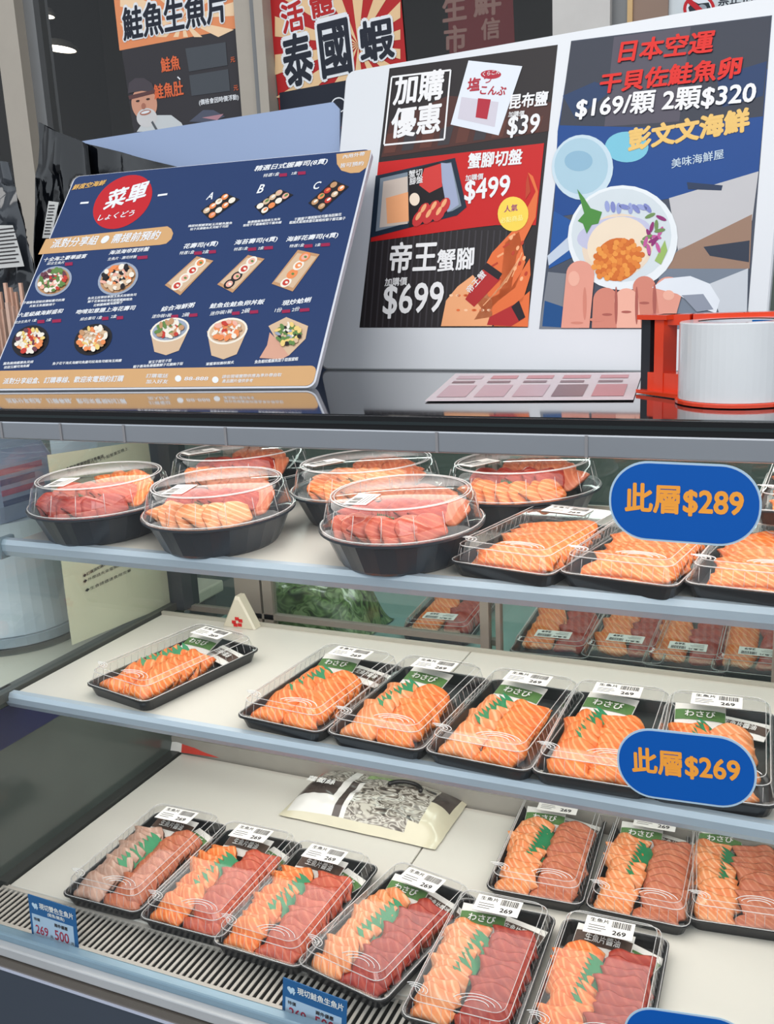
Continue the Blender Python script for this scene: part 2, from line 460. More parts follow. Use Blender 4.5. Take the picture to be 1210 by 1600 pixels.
# deck
b = MB(); b.box((XL+0.012, 0.932, -0.012), (-0.535, 1.372, 0.0), cream); b.box((-0.5325, 0.932, -0.012), (XR, 1.372, 0.0), cream)
deck = cpart(b, 'deck', label='cream bottom deck', bev=0.0015)
b = MB(); b.box((XL-0.012, 0.905, -0.03), (XR, YB, -0.013), mat('deck well', (80, 80, 78), rough=0.5))
b.box((XL-0.012, 0.93, -0.014), (XL+0.008, 1.40, 0.004), mat('dark gasket', (52, 54, 52), rough=0.4))
b.box((XL-0.012, 1.376, -0.014), (XR, YB+0.01, 0.03), mat('grey rear upstand', (150, 146, 138), rough=0.5, var=0.1))
cpart(b, 'deck_tray')
# intake grille in front of the deck
gm = mat('grille slat', (186, 180, 172), rough=0.4); gd = mat('grille slot', (22, 20, 18), rough=0.8)
b = MB(); b.box((XL, 0.860, -0.016), (XR, 0.932, -0.0125), gd)
b.box((XL, 0.926, -0.009), (XR, 0.934, -0.002), gm); b.box((XL, 0.852, -0.009), (XR, 0.863, -0.002), gm)
x = XL
while x < XR:
    b.box((x, 0.861, -0.0045), (x+0.0042, 0.928, -0.003), gm); x += 0.0098
cpart(b, 'intake_grille')
# sill profile under the glass
b = MB(); b.box((XL-0.05, 0.836, -0.010), (XR, 0.852, 0.005), mat('blue-grey sill rail', (132, 158, 174), rough=0.3, metal=0.3))
cpart(b, 'sill_rail', bev=0.003)
b = MB(); b.box((XL-0.05, 0.824, -0.022), (XR, 0.837, -0.006), mat('pale sill strip', (190, 192, 194), rough=0.35, metal=0.2)); cpart(b, 'sill_strip', bev=0.002)
b = MB(); b.box((XL-0.05, 0.822, -0.038), (XR, 0.835, -0.024), mat('warm polished sill strip', (150, 142, 134), rough=0.2, metal=0.7)); cpart(b, 'lower_sill_strip')
b = MB(); b.box((XL-0.05, 0.820, -0.041), (XR, 0.835, -0.038), mat('white pinstripe', (190, 196, 214), rough=0.4))
cpart(b, 'pinstripe')
b = MB(); b.box((XL-0.05, 0.822, -0.58), (XR, 0.85, -0.041), panel_m); cpart(b, 'front_panel')
b = MB(); b.box((XL-0.05, 0.85, -0.58), (XR, YB+0.02, -0.031), mat('cabinet base', (70, 74, 80), rough=0.5)); cpart(b, 'base')
# shelves
def shelf(z, yf, yb, seam, rail_r):
    b = MB()
    if seam:
        b.box((XL-0.0, yf, z-0.012), (seam-0.001, yb, z), cream); b.box((seam+0.001, yf, z-0.012), (XR, yb, z), cream)
    else: b.box((XL-0.0, yf, z-0.012), (XR, yb, z), cream)
    sh = cpart(b, 'shelf', label='cream shelf', bev=0.001)
    b = MB()
    prof = [(0.004, -0.004), (-0.002, 0.002), (-0.010, 0.0015), (-0.013, -0.004), (-0.013, -0.012), (-0.009, -0.019), (0.0, -0.021), (0.008, -0.021), (0.008, -0.004)]
    s_ = rail_r
    rings = [[Vector((x, yf+py*s_, z+pz*s_)) for py, pz in prof] for x in (XL-0.022, XR)]
    b.loft(rings, alu)
    cpart(b, 'front_rail', sh)
    b = MB(); b.box((XL-0.030, yf-0.016*s_, z-0.023*s_), (XL-0.020, yf+0.010*s_, z+0.004), mat('grey rail cap', (128, 142, 152), rough=0.4)); cpart(b, 'end_cap', sh, bev=0.002)
    b = MB(); b.box((XL+0.0, yb-0.004, z-0.012), (XR, yb+0.002, z+0.006), mat('shelf back lip', (172, 168, 156), rough=0.4)); cpart(b, 'back_lip', sh)
    b = MB(); b.box((XL+0.05, yf+0.012, z-0.019), (0.05, yf+0.024, z-0.0125), emit('led strip', (255, 246, 228), 5) if 'led strip' not in MATS else MATS['led strip']); cpart(b, 'lamp_strip', sh)
    return sh
ZS2, ZS1 = 0.282, 0.512
YS2, YS1 = 1.012, 1.055
shelf(ZS2, YS2, 1.375, -0.492, 1.15)
shelf(ZS1, YS1, 1.44, None, 1.25)
# rear sliding doors
b = MB(); b.add([(XL, YB, 0.02), (-0.475, YB, 0.02), (-0.475, YB, 0.70), (XL, YB, 0.70)], [(0, 1, 2, 3)], rear_pane)
rd = cpart(b, 'rear_door', label='tinted sliding rear door')
door_st = mat('warm grey door stile', (150, 142, 132), rough=0.35, metal=0.4)
for a, c in ((-0.985, -0.930), (-0.925, -0.905)):
    b = MB(); b.box((a, YB-0.008, 0.02), (c, YB+0.008, 0.70), door_st); cpart(b, 'stile', rd)
b = MB(); b.box((XL, YB-0.008, 0.265), (-0.475, YB+0.006, 0.275), door_st); cpart(b, 'door_rail', rd)
b = MB(); b.add([(-0.495, YB-0.014, 0.02), (XR, YB-0.014, 0.02), (XR, YB-0.014, 0.70), (-0.495, YB-0.014, 0.70)], [(0, 1, 2, 3)], rear_pane)
rd = cpart(b, 'rear_door', label='second tinted sliding rear door')
for a, c in ((-0.497, -0.482), (-0.470, -0.462), (-0.045, -0.03)):
    b = MB(); b.box((a, YB-0.022, 0.02), (c, YB-0.006, 0.70), door_st); cpart(b, 'stile', rd)

b = MB(); b.box((XR, 0.85, -0.58), (XR+0.02, YB+0.02, ZT-0.015), mat('grey end panel', (150, 154, 158), rough=0.4)); cpart(b, 'end_panel')

# ---- rear work shelf seen through the rear doors
rs = empty('rear_counter', (-0.5, 1.7, -0.6)); tag(rs, 'teal work counter behind the rear glass doors with ribbed back', 'counter')
ri = Matrix.Translation((0.5, -1.7, 0.6))
b = MB(); b.box((-1.12, YB+0.03, 0.19), (XR, 1.86, 0.20), mat('teal steel worktop', (126, 158, 152), rough=0.35, var=0.12, scale=6)); o = b.build('worktop', None); o.parent = rs; o.matrix_parent_inverse = ri
b = MB(); b.box((-1.12, YB+0.05, -0.6), (XR, 1.86, 0.19), mat('dull green cabinet', (84, 92, 86), rough=0.5)); o = b.build('body', None); o.parent = rs; o.matrix_parent_inverse = ri
b = MB(); b.box((-0.48, 1.86, 0.19), (XR, 1.868, 0.42), mat('dark teal back', (46, 64, 62), rough=0.5))
x = -0.475
while x < XR:
    b.box((x, 1.852, 0.20), (x+0.006, 1.861, 0.40), mat('teal rib', (112, 148, 146), rough=0.4)); x += 0.0145
o = b.build('ribbed_back', None); o.parent = rs; o.matrix_parent_inverse = ri

# ================================================================== FOOD AND PACKS
blk = mat('black plastic tray', (30, 31, 34), rough=0.28, var=0.15, spec=0.6)
blk2 = mat('black tub plastic', (44, 50, 58), rough=0.3, var=0.1)
clear = glass('clear lid plastic', (0.985, 0.985, 0.985), refl=0.75, base=0.045, rough=0.04)
clear_edge = glass('clear bead with painted highlight', (0.93, 0.93, 0.93), refl=0.8, base=0.16, rough=0.12, haze=0.34, haze_col=(0.9, 0.9, 0.9))  # whitish haze paints the highlight lines along lid edges and pleats
emboss_m = glass('embossed clear plastic', (0.95, 0.95, 0.95), refl=0.8, base=0.22, rough=0.15, haze=0.62, haze_col=(0.92, 0.92, 0.92))
white_p = mat('white label paper', (232, 230, 226), rough=0.5, var=0.02)
dark_ink = ink((52, 48, 50)); brown_ink = ink((84, 66, 58)); green_ink = ink((88, 128, 72)); white_ink = ink((236, 236, 234))
salmon = fish('salmon flesh', (236, 126, 52), (249, 190, 132), sc=120, dist=5, amount=0.55, dark=(226, 106, 38))
salmon_pale = fish('pale salmon flesh', (230, 146, 90), (247, 204, 164), sc=115, dist=5, amount=0.55, dark=(226, 128, 72))
tuna = fish('red tuna flesh', (168, 52, 36), (194, 96, 74), sc=90, dist=3, amount=0.4, dark=(150, 38, 28))
tuna_pink = fish('pink tuna flesh', (194, 112, 78), (214, 148, 116), sc=110, dist=3, amount=0.45, dark=(180, 94, 66))
tuna_mid = fish('rosy tuna flesh', (194, 82, 54), (214, 126, 96), sc=100, dist=3, amount=0.45, dark=(178, 66, 44))
white_fish = fish('pale grey fish flesh', (196, 160, 142), (218, 190, 174), sc=110, dist=3, amount=0.45, dark=(182, 140, 122))
leaf_m = mat('green leaf divider', (42, 140, 92), rough=0.35, var=0.2, scale=60)

def slice_mesh(name, L_, W_, T_, m_, bend, seed):
    nx = 11; skew = (-.42, .10, .36)[seed % 3]
    b = MB(); rings = []
    for i in range(nx):
        u = i/(nx-1)*2-1
        wf = (1-0.26*abs(u)**6)*(1+0.09*math.sin(3*u+seed*2)); hf = 1-0.45*abs(u)**6
        cx_ = u*L_/2; cz = -bend*u*u+0.0012*math.sin(4*u+seed); cy = 0.0022*math.sin(2.3*u+seed*1.7)
        ring = []
        for k in range(10):
            a = 2*PI*k/10
            ca, sa = math.cos(a), math.sin(a)
            yy = W_/2*wf*(abs(ca)**0.6)*(1 if ca >= 0 else -1); zz = T_/2*hf*(abs(sa)**0.75)*(1 if sa >= 0 else -1)
            ring.append(Vector((cx_+skew*yy*abs(u)+.0012*math.sin(700*yy+seed)*abs(u)**3, cy+yy, cz+zz+0.0006*math.sin(9*u+4*yy/W_+seed))))
        rings.append(ring)
    b.loft(rings, m_, smooth=True)
    return b.mesh(name)
SL = {}
def get_slice(kind, m_, L_, W_, T_, bend):
    key = (kind, m_.name, L_, W_, T_, bend)
    if key not in SL: SL[key] = [slice_mesh(kind, L_, W_, T_, m_, bend, s_) for s_ in (1, 2, 3)]
    return random.choice(SL[key])
NSL = [0, 0]
def put_slice(kind, m_, M, label, group, L_=0.056, W_=0.030, T_=0.007, bend=0.002):
    o = bpy.data.objects.new(kind, get_slice(kind, m_, L_, W_, T_, bend)); COL.objects.link(o)
    o.matrix_world = M; tag(o, label, 'sashimi', group); return o
def TR(x, y, z, rx=0, ry=0, rz=0):
    return Matrix.Translation((x, y, z)) @ Matrix.Rotation(math.radians(rz), 4, 'Z') @ Matrix.Rotation(math.radians(ry), 4, 'Y') @ Matrix.Rotation(math.radians(rx), 4, 'X')

# --- sachets and garnish prototypes
def sachet_mesh(w, l, m_, bulge=0.0025):
    b = MB(); nx, ny = 9, 5
    for s_ in (1, -1):
        vs = []; fs = []
        for j in range(ny):
            for i in range(nx):
                u = i/(nx-1)*2-1; v = j/(ny-1)*2-1
                vs.append((u*w/2, v*l/2, s_*(0.0003+bulge*max(0, (1-u**4))*max(0, (1-v**2)))))
        for j in range(ny-1):
            for i in range(nx-1):
                q = (j*nx+i, j*nx+i+1, (j+1)*nx+i+1, (j+1)*nx+i); fs.append(q if s_ > 0 else q[::-1])
        b.add(vs, fs, m_, True)
    return b
def sachet(name, body_m, band_m, text, tm, w, l, bandh, cat):
    r = empty(name)
    sachet_mesh(w, l, body_m).build('pouch', r)
    a = Art(); z0 = 0.0032/LAY
    def strip(x0, x1, y0, y1, m_, lay):
        n_ = 10
        for i in range(n_):
            xa = x0+(x1-x0)*i/n_; xb = x0+(x1-x0)*(i+1)/n_
            def zz(x, y): return 0.0003+0.0025*max(0, 1-(2*x/w)**4)*max(0, 1-(2*y/l)**2)+0.0004+lay*0.0002
            ym = (y0+y1)/2
            a.b.add([(xa, y0, zz(xa, y0)), (xb, y0, zz(xb, y0)), (xb, ym, zz(xb, ym)), (xa, ym, zz(xa, ym))], [(0, 1, 2, 3)], m_)
            a.b.add([(xa, ym, zz(xa, ym)), (xb, ym, zz(xb, ym)), (xb, y1, zz(xb, y1)), (xa, y1, zz(xa, y1))], [(0, 1, 2, 3)], m_)
    strip(-w*.49, w*.49, -bandh/2, bandh/2, band_m, 0)
    a.text(text, (-w*.30, -bandh*.32), (w*.30, -bandh*.32), tm, lay=0.0045/LAY, bold=0.02, h=bandh*.62)
    a.build('printed_band', r)
    r['category'] = cat
    return r
wasabi = sachet('wasabi_packet', white_p, green_ink, 'わさび', white_ink, 0.052, 0.036, 0.015, 'sauce packet')
soy = sachet('soy_sauce_packet', white_p, brown_ink, '生魚片醬油', white_ink, 0.060, 0.034, 0.016, 'sauce packet')
def leaf_proto():
    b = MB(); n_ = 9; L_ = 0.085; vs = []; 
    for s_ in (0, 0.0006):
        for i in range(n_*2+1):
            y = -L_/2+L_*i/(n_*2); h = 0.030 if i % 2 else 0.020
            vs += [(s_, y, 0), (s_, y, h)]
    m_ = 2*(n_*2+1); fs = []
    for o_ in (0, m_):
        for i in range(n_*2):
            q = (o_+2*i, o_+2*i+2, o_+2*i+3, o_+2*i+1); fs.append(q)
    for i in range(n_*2): fs.append((2*i+1, 2*i+3, m_+2*i+3, m_+2*i+1))
    b.add(vs, fs, leaf_m); return b.mesh('leaf_divider')
leaf_me = leaf_proto()
USED = {}
def place_proto(p, M, label, group):
    if p.name not in USED: USED[p.name] = 1; o = p
    else: o = copy_tree(p)
    o.matrix_world = M; o['label'] = label; o['group'] = group; return o
def put_leaf(M, label):
    o = bpy.data.objects.new('leaf_divider', leaf_me); COL.objects.link(o); o.matrix_world = M
    tag(o, label, 'garnish', 'green leaf dividers in the trays'); return o

# --- rectangular tray
TW, TL = 0.140, 0.240
def tray_proto(TW, TL, lid_h=0.044, arcs=True):
    r = empty('sashimi_tray')
    b = MB()
    b.loft([rrect(TW-.016, TL-.016, 0.0, .014), rrect(TW-.006, TL-.006, 0.016, .014), rrect(TW, TL, 0.0165, .014), rrect(TW, TL, 0.0185, .014),
            rrect(TW-.009, TL-.009, 0.0185, .013), rrect(TW-.019, TL-.019, 0.004, .012)], blk)
    b.build('base', r)
    b = MB()
    b.loft([rrect(TW-.003, TL-.003, 0.0190, .013), rrect(TW-.010, TL-.010, 0.0205, .012), rrect(TW-.018, TL-.018, lid_h-.006, .014), rrect(TW-.028, TL-.028, lid_h, .014)], clear, cap0=False, smooth=False)
    for w_, l_, z_, rr in ((TW-.003, TL-.003, .0196, .0007), (TW-.018, TL-.018, lid_h-.006, .0007), (TW-.028, TL-.028, lid_h, .0005)):
        b.tube([(p.x, p.y, p.z) for p in rrect(w_, l_, z_, .014)], rr, clear_edge, n=5, closed=True)
    # fine pleats on the walls of the lid
    for sx_ in (-1, 1):
        for k in range(16):
            y = -TL*.42+TL*.84*k/15
            b.tube([(sx_*(TW/2-.0052), y, .021), (sx_*(TW/2-.0090), y, lid_h-.008)], .00035, clear_edge, n=4)
    for k in range(10):
        x = -TW*.38+TW*.76*k/9
        b.tube([(x, -(TL/2-.0052), .021), (x, -(TL/2-.0090), lid_h-.008)], .00035, clear_edge, n=4)
    lid = b.build('lid', r, label='clear plastic lid')
    if arcs:
        for (cx_, rs_) in ((TW*.16, (.012, .018, .024)), (-TW*.40, (.006, .010, .014))):
            b = MB()
            for q in rs_:
                a0, a1 = (15, 165) if cx_ > 0 else (-20, 130)
                yb = -TL/2+.018 if cx_ > 0 else -TL/2+.020
                b.tube([(cx_+q*math.cos(math.radians(a))*1.25, yb+q*.75*math.sin(math.radians(a)), lid_h+.0004) for a in range(a0, a1+1, 10)], .00055, emboss_m, n=5)
            b.build('wave_embossing', lid, label='embossed wave arcs on the lid')
    a = Art(); z0 = lid_h+.0009
    LW, LH = .062, .034
    cx_, cy_ = -TW*.02, TL/2-.038
    a.b.box((cx_-LW/2, cy_-LH/2, z0-.0003), (cx_+LW/2, cy_+LH/2, z0+.0001), white_p)
    rr = random.Random(3)
    lay = (z0+.0003)/LAY
    a.text('生魚片', (cx_-LW*.42, cy_+LH*.18), (cx_-LW*.02, cy_+LH*.18), dark_ink, lay=lay)
    x = cx_+LW*.04
    while x < cx_+LW*.44:
        w_ = rr.choice((.0005, .0009, .0014)); a.b.add([(x, cy_+LH*.05, lay*LAY), (x+w_, cy_+LH*.05, lay*LAY), (x+w_, cy_+LH*.42, lay*LAY), (x, cy_+LH*.42, lay*LAY)], [(0, 1, 2, 3)], dark_ink); x += w_+rr.choice((.0006, .001))
    for k in range(3):
        y = cy_-LH*(.02+.14*k)
        a.line((cx_-LW*.42, y), (cx_-LW*(.05+.1*rr.random()), y), .0012, dark_ink, lay)
    a.text('269', (cx_+LW*.08, cy_-LH*.38), (cx_+LW*.36, cy_-LH*.38), dark_ink, lay=lay, bold=.03)
    a.build('price_label', lid, label='white price label on the lid')
    r['category'] = 'food tray'
    return r
P_tray = tray_proto(TW, TL)
def slab(M, where, grp, left, right, nl=10, nr=9, garnish=True, front=True):
    """two shingled columns of slices, salmon (left) and tuna (right)"""
    nmL, mL, dL = left; nmR, mR, dR = right
    y0, y1 = -TL*.34, TL*.20
    jit = random.Random(hash(where) % 1000 if False else len(where)*7)
    for i in range(nl):
        t = i/(nl-1); y = y0+(y1-y0)*t
        put_slice(nmL, mL, M @ TR(-.033+jit.uniform(-.004, .004)+.004*math.sin(6*t), y, .0205+.003*math.sin(t*3), 40+jit.uniform(-7, 7), jit.uniform(-7, 7)-4, jit.uniform(-12, 6)),
                  '%s sashimi slice in left row of %s' % (dL, where), grp, .052, .032, .0075)
    for i in range(nr):
        t = i/(nr-1); y = y0+(y1-y0)*t
        put_slice(nmR, mR, M @ TR(.029+jit.uniform(-.003, .003), y, .0215+.003*math.sin(t*3), 33+jit.uniform(-5, 5), jit.uniform(-5, 5), jit.uniform(-6, 8)),
                  '%s sashimi slice in right row of %s' % (dR, where), grp, .058, .036, .0065)
    if front:
        put_slice(nmL, mL, M @ TR(-.034, -TL*.40, .0135, 8, 0, -3), '%s sashimi slice flat at front left of %s' % (dL, where), grp, .050, .026, .010)
        put_slice(nmR, mR, M @ TR(.024, -TL*.405, .0130, 8, 0, 4), '%s sashimi slice flat at front right of %s' % (dR, where), grp, .060, .026, .010)
    if garnish:
        put_leaf(M @ TR(-.0005, -.004, .0195, 0, -52, -5), 'green plastic leaf divider between rows of %s' % where)
def packets(M, where, kind):
    g1, g2 = 'wasabi packets in the trays', 'soy sauce packets in the trays'
    if kind == 0:    # soy on the left, wasabi tucked right
        place_proto(soy, M @ TR(-.010, TL*.325, .0235, 14, 0, -4) @ Matrix.Scale(1.25, 4), 'brown-banded soy sauce packet at back of %s' % where, g2)
        place_proto(wasabi, M @ TR(.036, TL*.315, .0115, 8, -6, -30) @ Matrix.Scale(1.1, 4), 'green and white wasabi packet at back of %s' % where, g1)
    elif kind == 1:
        place_proto(wasabi, M @ TR(-.022, TL*.300, .0245, 20, 0, 2) @ Matrix.Scale(1.2, 4), 'green-banded wasabi packet at back of %s' % where, g1)
        place_proto(soy, M @ TR(.026, TL*.325, .0125, 8, 0, -14) @ Matrix.Scale(1.15, 4), 'brown-banded soy sauce packet at back of %s' % where, g2)
    elif kind == 2:
        place_proto(wasabi, M @ TR(-.012, TL*.285, .0245, 18, 0, -10) @ Matrix.Scale(1.3, 4), 'green-banded wasabi packet at back of %s' % where, g1)
def tray_matrix(fl, fr, z, back=False, L_=TL):
    """base matrix from the photo's front corners of the tray rim"""
    a = on_z(*fl, z+.006); c = on_z(*fr, z+.006)
    d = (c-a); ang = math.atan2(d.y, d.x)
    mid = (a+c)/2
    nrm = Vector((-math.sin(ang), math.cos(ang), 0))
    ctr = mid+nrm*(L_/2*(-1 if back else 1))
    return Matrix.Translation((ctr.x, ctr.y, z+.0003)) @ Matrix.Rotation(ang, 4, 'Z'), d.length
DECK = [
 # fl, fr, back?, tray label, short place, left, right, packets
 ((97,1410),(214,1441),0,'leftmost sashimi tray on bottom deck with greyish fish and pink tuna slices','leftmost bottom deck tray',('fish_slice',white_fish,'pale greyish'),('tuna_slice',tuna_pink,'pale pink tuna'),0),
 ((216,1447),(345,1482),0,'second tray from left on bottom deck with salmon beside rosy tuna','second bottom deck tray from left',('salmon_slice',salmon,'orange salmon'),('tuna_slice',tuna_mid,'rosy tuna'),0),
 ((335,1488),(462,1527),0,'third tray from left in front row with bright orange salmon and rosy tuna','third front row tray from left',('salmon_slice',salmon,'orange salmon'),('tuna_slice',tuna_mid,'rosy tuna'),0),
 ((464,1520),(594,1582),0,'fourth front row tray directly behind the second price card with dark red tuna','fourth front row tray from left',('salmon_slice',salmon_pale,'pale salmon'),('tuna_slice',tuna,'dark red tuna'),1),
 ((718,1413),(872,1445),1,'fifth front row tray on bottom deck with dark red tuna','fifth front row tray from left',('salmon_slice',salmon_pale,'pale salmon'),('tuna_slice',tuna,'dark red tuna'),1),
 ((884,1446),(1045,1480),1,'rightmost front row tray with orange salmon and deep red tuna, cut by photo bottom','rightmost front row tray',('salmon_slice',salmon,'orange salmon'),('tuna_slice',tuna,'deep red tuna'),0),
 ((757,1401),(912,1430),0,'back row tray on bottom deck nearest the pouch with pink tuna','back row tray nearest the pouch',('salmon_slice',salmon_pale,'pale orange salmon'),('tuna_slice',tuna_pink,'pink tuna'),1),
 ((918,1432),(1072,1465),0,'middle tray of back row on the bottom deck with pink tuna','middle back row tray',('salmon_slice',salmon_pale,'pale orange salmon'),('tuna_slice',tuna_pink,'pink tuna'),1),
 ((1085,1452),(1232,1474),0,'back row tray on bottom deck cut off by right photo edge','back row tray at right photo edge',('salmon_slice',salmon_pale,'pale salmon'),('tuna_slice',tuna_pink,'pink tuna'),1),
]
GT = 'rectangular sashimi trays'
for fl, fr_, back, lab, where, left, right, pk in DECK:
    M, w_ = tray_matrix(fl, fr_, 0.0, back)
    place_proto(P_tray, M, lab, GT)
    slab(M, where, 'sashimi slices on the bottom deck', left, right)
    packets(M, where, pk)

# --- middle shelf : thick salmon cuts in two fans
def fans(M, where, grp, mA, mB, front=True):
    j = random.Random(len(where))
    for s_, m_ in ((-1, mA), (1, mB)):
        for i in range(5):
            t = i/4
            put_slice('salmon_slice', m_, M @ TR(s_*(.026-.002*t)-.006+j.uniform(-.002, .002), -TL*.27+TL*.36*t, .020+.002*math.sin(t*PI), 34+j.uniform(-5, 5), s_*6, s_*14+j.uniform(-5, 5)),
                      'thick salmon slice in %s fan of %s' % ('left' if s_ < 0 else 'right', where), grp, .052, .042, .0125, .004)
        put_slice('salmon_slice', m_, M @ TR(s_*.025-.006, -TL*.385, .0155, 6, 0, s_*6), 'thick salmon slice at front %s of %s' % ('left' if s_ < 0 else 'right', where), grp, .050, .030, .014, .003)
    put_leaf(M @ TR(-.006, -.004, .0195, 0, -48, -8), 'green plastic leaf divider in %s' % where)
SHELF2 = [
 ((131,1080),(229,1113),'lone salmon tray at the left end of the middle shelf','lone left tray of the middle shelf',salmon,salmon,1),
 ((365,1131),(504,1162),'middle shelf salmon tray beside the empty gap, second from left','second middle shelf tray from left',salmon,salmon,1),
 ((510,1160),(655,1190),'third salmon tray from left on middle shelf with pale left slices','third middle shelf tray from left',salmon_pale,salmon,2),
 ((664,1190),(824,1223),'fourth salmon tray from left on middle shelf above the packed pouch','fourth middle shelf tray from left',salmon_pale,salmon,2),
 ((834,1223),(1010,1252),'middle shelf salmon tray partly behind the left end of the $269 price sign','middle shelf tray left of the lower price sign',salmon,salmon,2),
 ((1018,1252),(1206,1279),'rightmost salmon tray on middle shelf partly behind the $269 price sign','rightmost middle shelf tray',salmon,salmon_pale,1),
]
for fl, fr_, lab, where, mA, mB, pk in SHELF2:
    M, w_ = tray_matrix(fl, fr_, ZS2)
    place_proto(P_tray, M, lab, GT)
    fans(M, where, 'salmon slices on the middle shelf', mA, mB)
    packets(M, where, pk)

# --- top shelf : trays packed full of salmon
def full(M, where, grp):
    j = random.Random(len(where)+3)
    for i in range(11):
        t = i/10
        put_slice('salmon_slice', salmon, M @ TR(.004+.004*math.sin(5*t), -TL*.36+TL*.56*t, .019+.006*t, 34+j.uniform(-4, 4), j.uniform(-3, 3)-3, 10+j.uniform(-4, 4)),
                  'long salmon slice in the %s' % where, grp, .105, .036, .0085, .002)
    for i in range(2):
        put_slice('salmon_slice', salmon, M @ TR(.002+.004*i, -TL*.40+i*.007, .011+i*.007, 5, 0, 4), 'long salmon slice at front of %s' % where, grp, .10, .024, .009, .001)
SHELF1 = [
 ((700,893),(858,918),ZS1,'top shelf salmon tray beside the front right round tub','top shelf tray beside the tub'),
 ((868,911),(1058,937),ZS1,'top shelf salmon tray under the left end of the $289 price sign','top shelf tray under the upper price sign'),
 ((1082,931),(1262,952),ZS1,'top shelf salmon tray cut by the right photo edge under the $289 sign','top shelf tray at right edge'),
]
for fl, fr_, z, lab, where in SHELF1:
    M, w_ = tray_matrix(fl, fr_, z)
    place_proto(P_tray, M, lab, GT)
    full(M, where, 'salmon slices on the top shelf')
    place_proto(wasabi, M @ TR(-.022, TL*.30, .0145, 10, 0, 12), 'green-banded wasabi packet at back of %s' % where, 'wasabi packets in the trays')
M = Matrix.Translation((0.005, 1.325, ZS1+.0003)) @ Matrix.Rotation(math.radians(2), 4, 'Z')
place_proto(P_tray, M, 'lower salmon tray of the stack behind the right end of the $289 sign', GT); full(M, 'lower tray behind the upper sign', 'salmon slices on the top shelf')
M = Matrix.Translation((0.003, 1.328, ZS1+.0475)) @ Matrix.Rotation(math.radians(-1), 4, 'Z')
place_proto(P_tray, M, 'upper salmon tray of the stack behind the right end of the $289 sign', GT); full(M, 'upper tray behind the upper sign', 'salmon slices on the top shelf')

# --- trays on the rear counter
REAR = [((634,1000),(722,1008),'single sashimi tray on rear counter right of the green bag','single rear counter tray'),
        ((812,1031),(900,1040),'leftmost of the four rear counter trays before the ribbed back','leftmost of the four rear trays'),
        ((926,1038),(1012,1048),'second from left of the four rear counter trays before the ribbed back','second of the four rear trays'),
        ((1024,1052),(1112,1062),'third from left of the four rear counter trays before the ribbed back','third of the four rear trays'),
        ((1136,1062),(1224,1072),'rightmost of the four rear counter trays before the ribbed back','rightmost of the four rear trays')]
for fl, fr_, lab, where in REAR:
    M, w_ = tray_matrix(fl, fr_, 0.2)
    place_proto(P_tray, M @ Matrix.Rotation(PI, 4, 'Z'), lab, GT)
    j = random.Random(5)
    for s_, m_, nm, d_ in ((-1, salmon, 'salmon_slice', 'orange salmon'), (1, tuna, 'tuna_slice', 'dark red tuna')):
        for i in range(4):
            put_slice(nm, m_, M @ TR(s_*.03, -TL*.20+TL*.48*i/3, .0205, 30+j.uniform(-4, 4), 0, s_*5), '%s slice in the %s' % (d_, where), 'sashimi slices on the rear counter', .054, .050, .012)

# --- oval tubs
OA, OB = .128, .108
def tub_proto():
    r = empty('sashimi_tub'); b = MB(); h = .048
    b.loft([ell(OA*.74, OB*.74, 0.0), ell(OA*.77, OB*.77, .004, rib=.006), ell(OA*.925, OB*.925, h-.006, rib=.006), ell(OA, OB, h-.003), ell(OA, OB, h), ell(OA*.93, OB*.93, h-.001), ell(OA*.78, OB*.78, .012)], blk2, smooth=False)
    b.build('bowl', r)
    b = MB()
    prof = [(1.0, .0012), (.955, .002), (.925, .014), (.895, .031), (.84, .039)]
    b.loft([ell(OA*s_, OB*s_, h+z) for s_, z in prof], clear, cap0=False, smooth=True)
    for s_, z, rr in ((.975, .002, .0009), (.84, .0395, .0009), (.80, .0395, .0006)):
        b.tube(ell(OA*s_, OB*s_, h+z), rr, clear_edge, n=5, closed=True)
    for k in range(16):
        a = 2*PI*k/16+.1
        b.tube([(OA*s_*math.cos(a), OB*s_*math.sin(a), h+z) for s_, z in ((.95, .004), (.92, .018), (.89, .032))], .0005, clear_edge, n=4)
    lid = b.build('lid', r, label='domed clear plastic lid')
    a = Art(); LW, LH = .060, .030; z0 = h+.0405; cx_, cy_ = -.055, .035
    a.b.box((cx_-LW/2, cy_-LH/2, z0-.0004), (cx_+LW/2, cy_+LH/2, z0), white_p)
    lay = (z0+.0003)/LAY; rr = random.Random(4)
    x = cx_-LW*.4
    while x < cx_+LW*.1:
        w_ = rr.choice((.0005, .001, .0015)); a.b.add([(x, cy_, lay*LAY), (x+w_, cy_, lay*LAY), (x+w_, cy_+LH*.4, lay*LAY), (x, cy_+LH*.4, lay*LAY)], [(0, 1, 2, 3)], dark_ink); x += w_+.0009
    for k in range(3): a.line((cx_-LW*.4, cy_-LH*(.1+.14*k)), (cx_+LW*.35, cy_-LH*(.1+.14*k)), .0012, dark_ink, lay)
    a.build('price_label', lid, label='white price label on the lid')
    r['category'] = 'food tub'
    return r
P_tub = tub_proto()
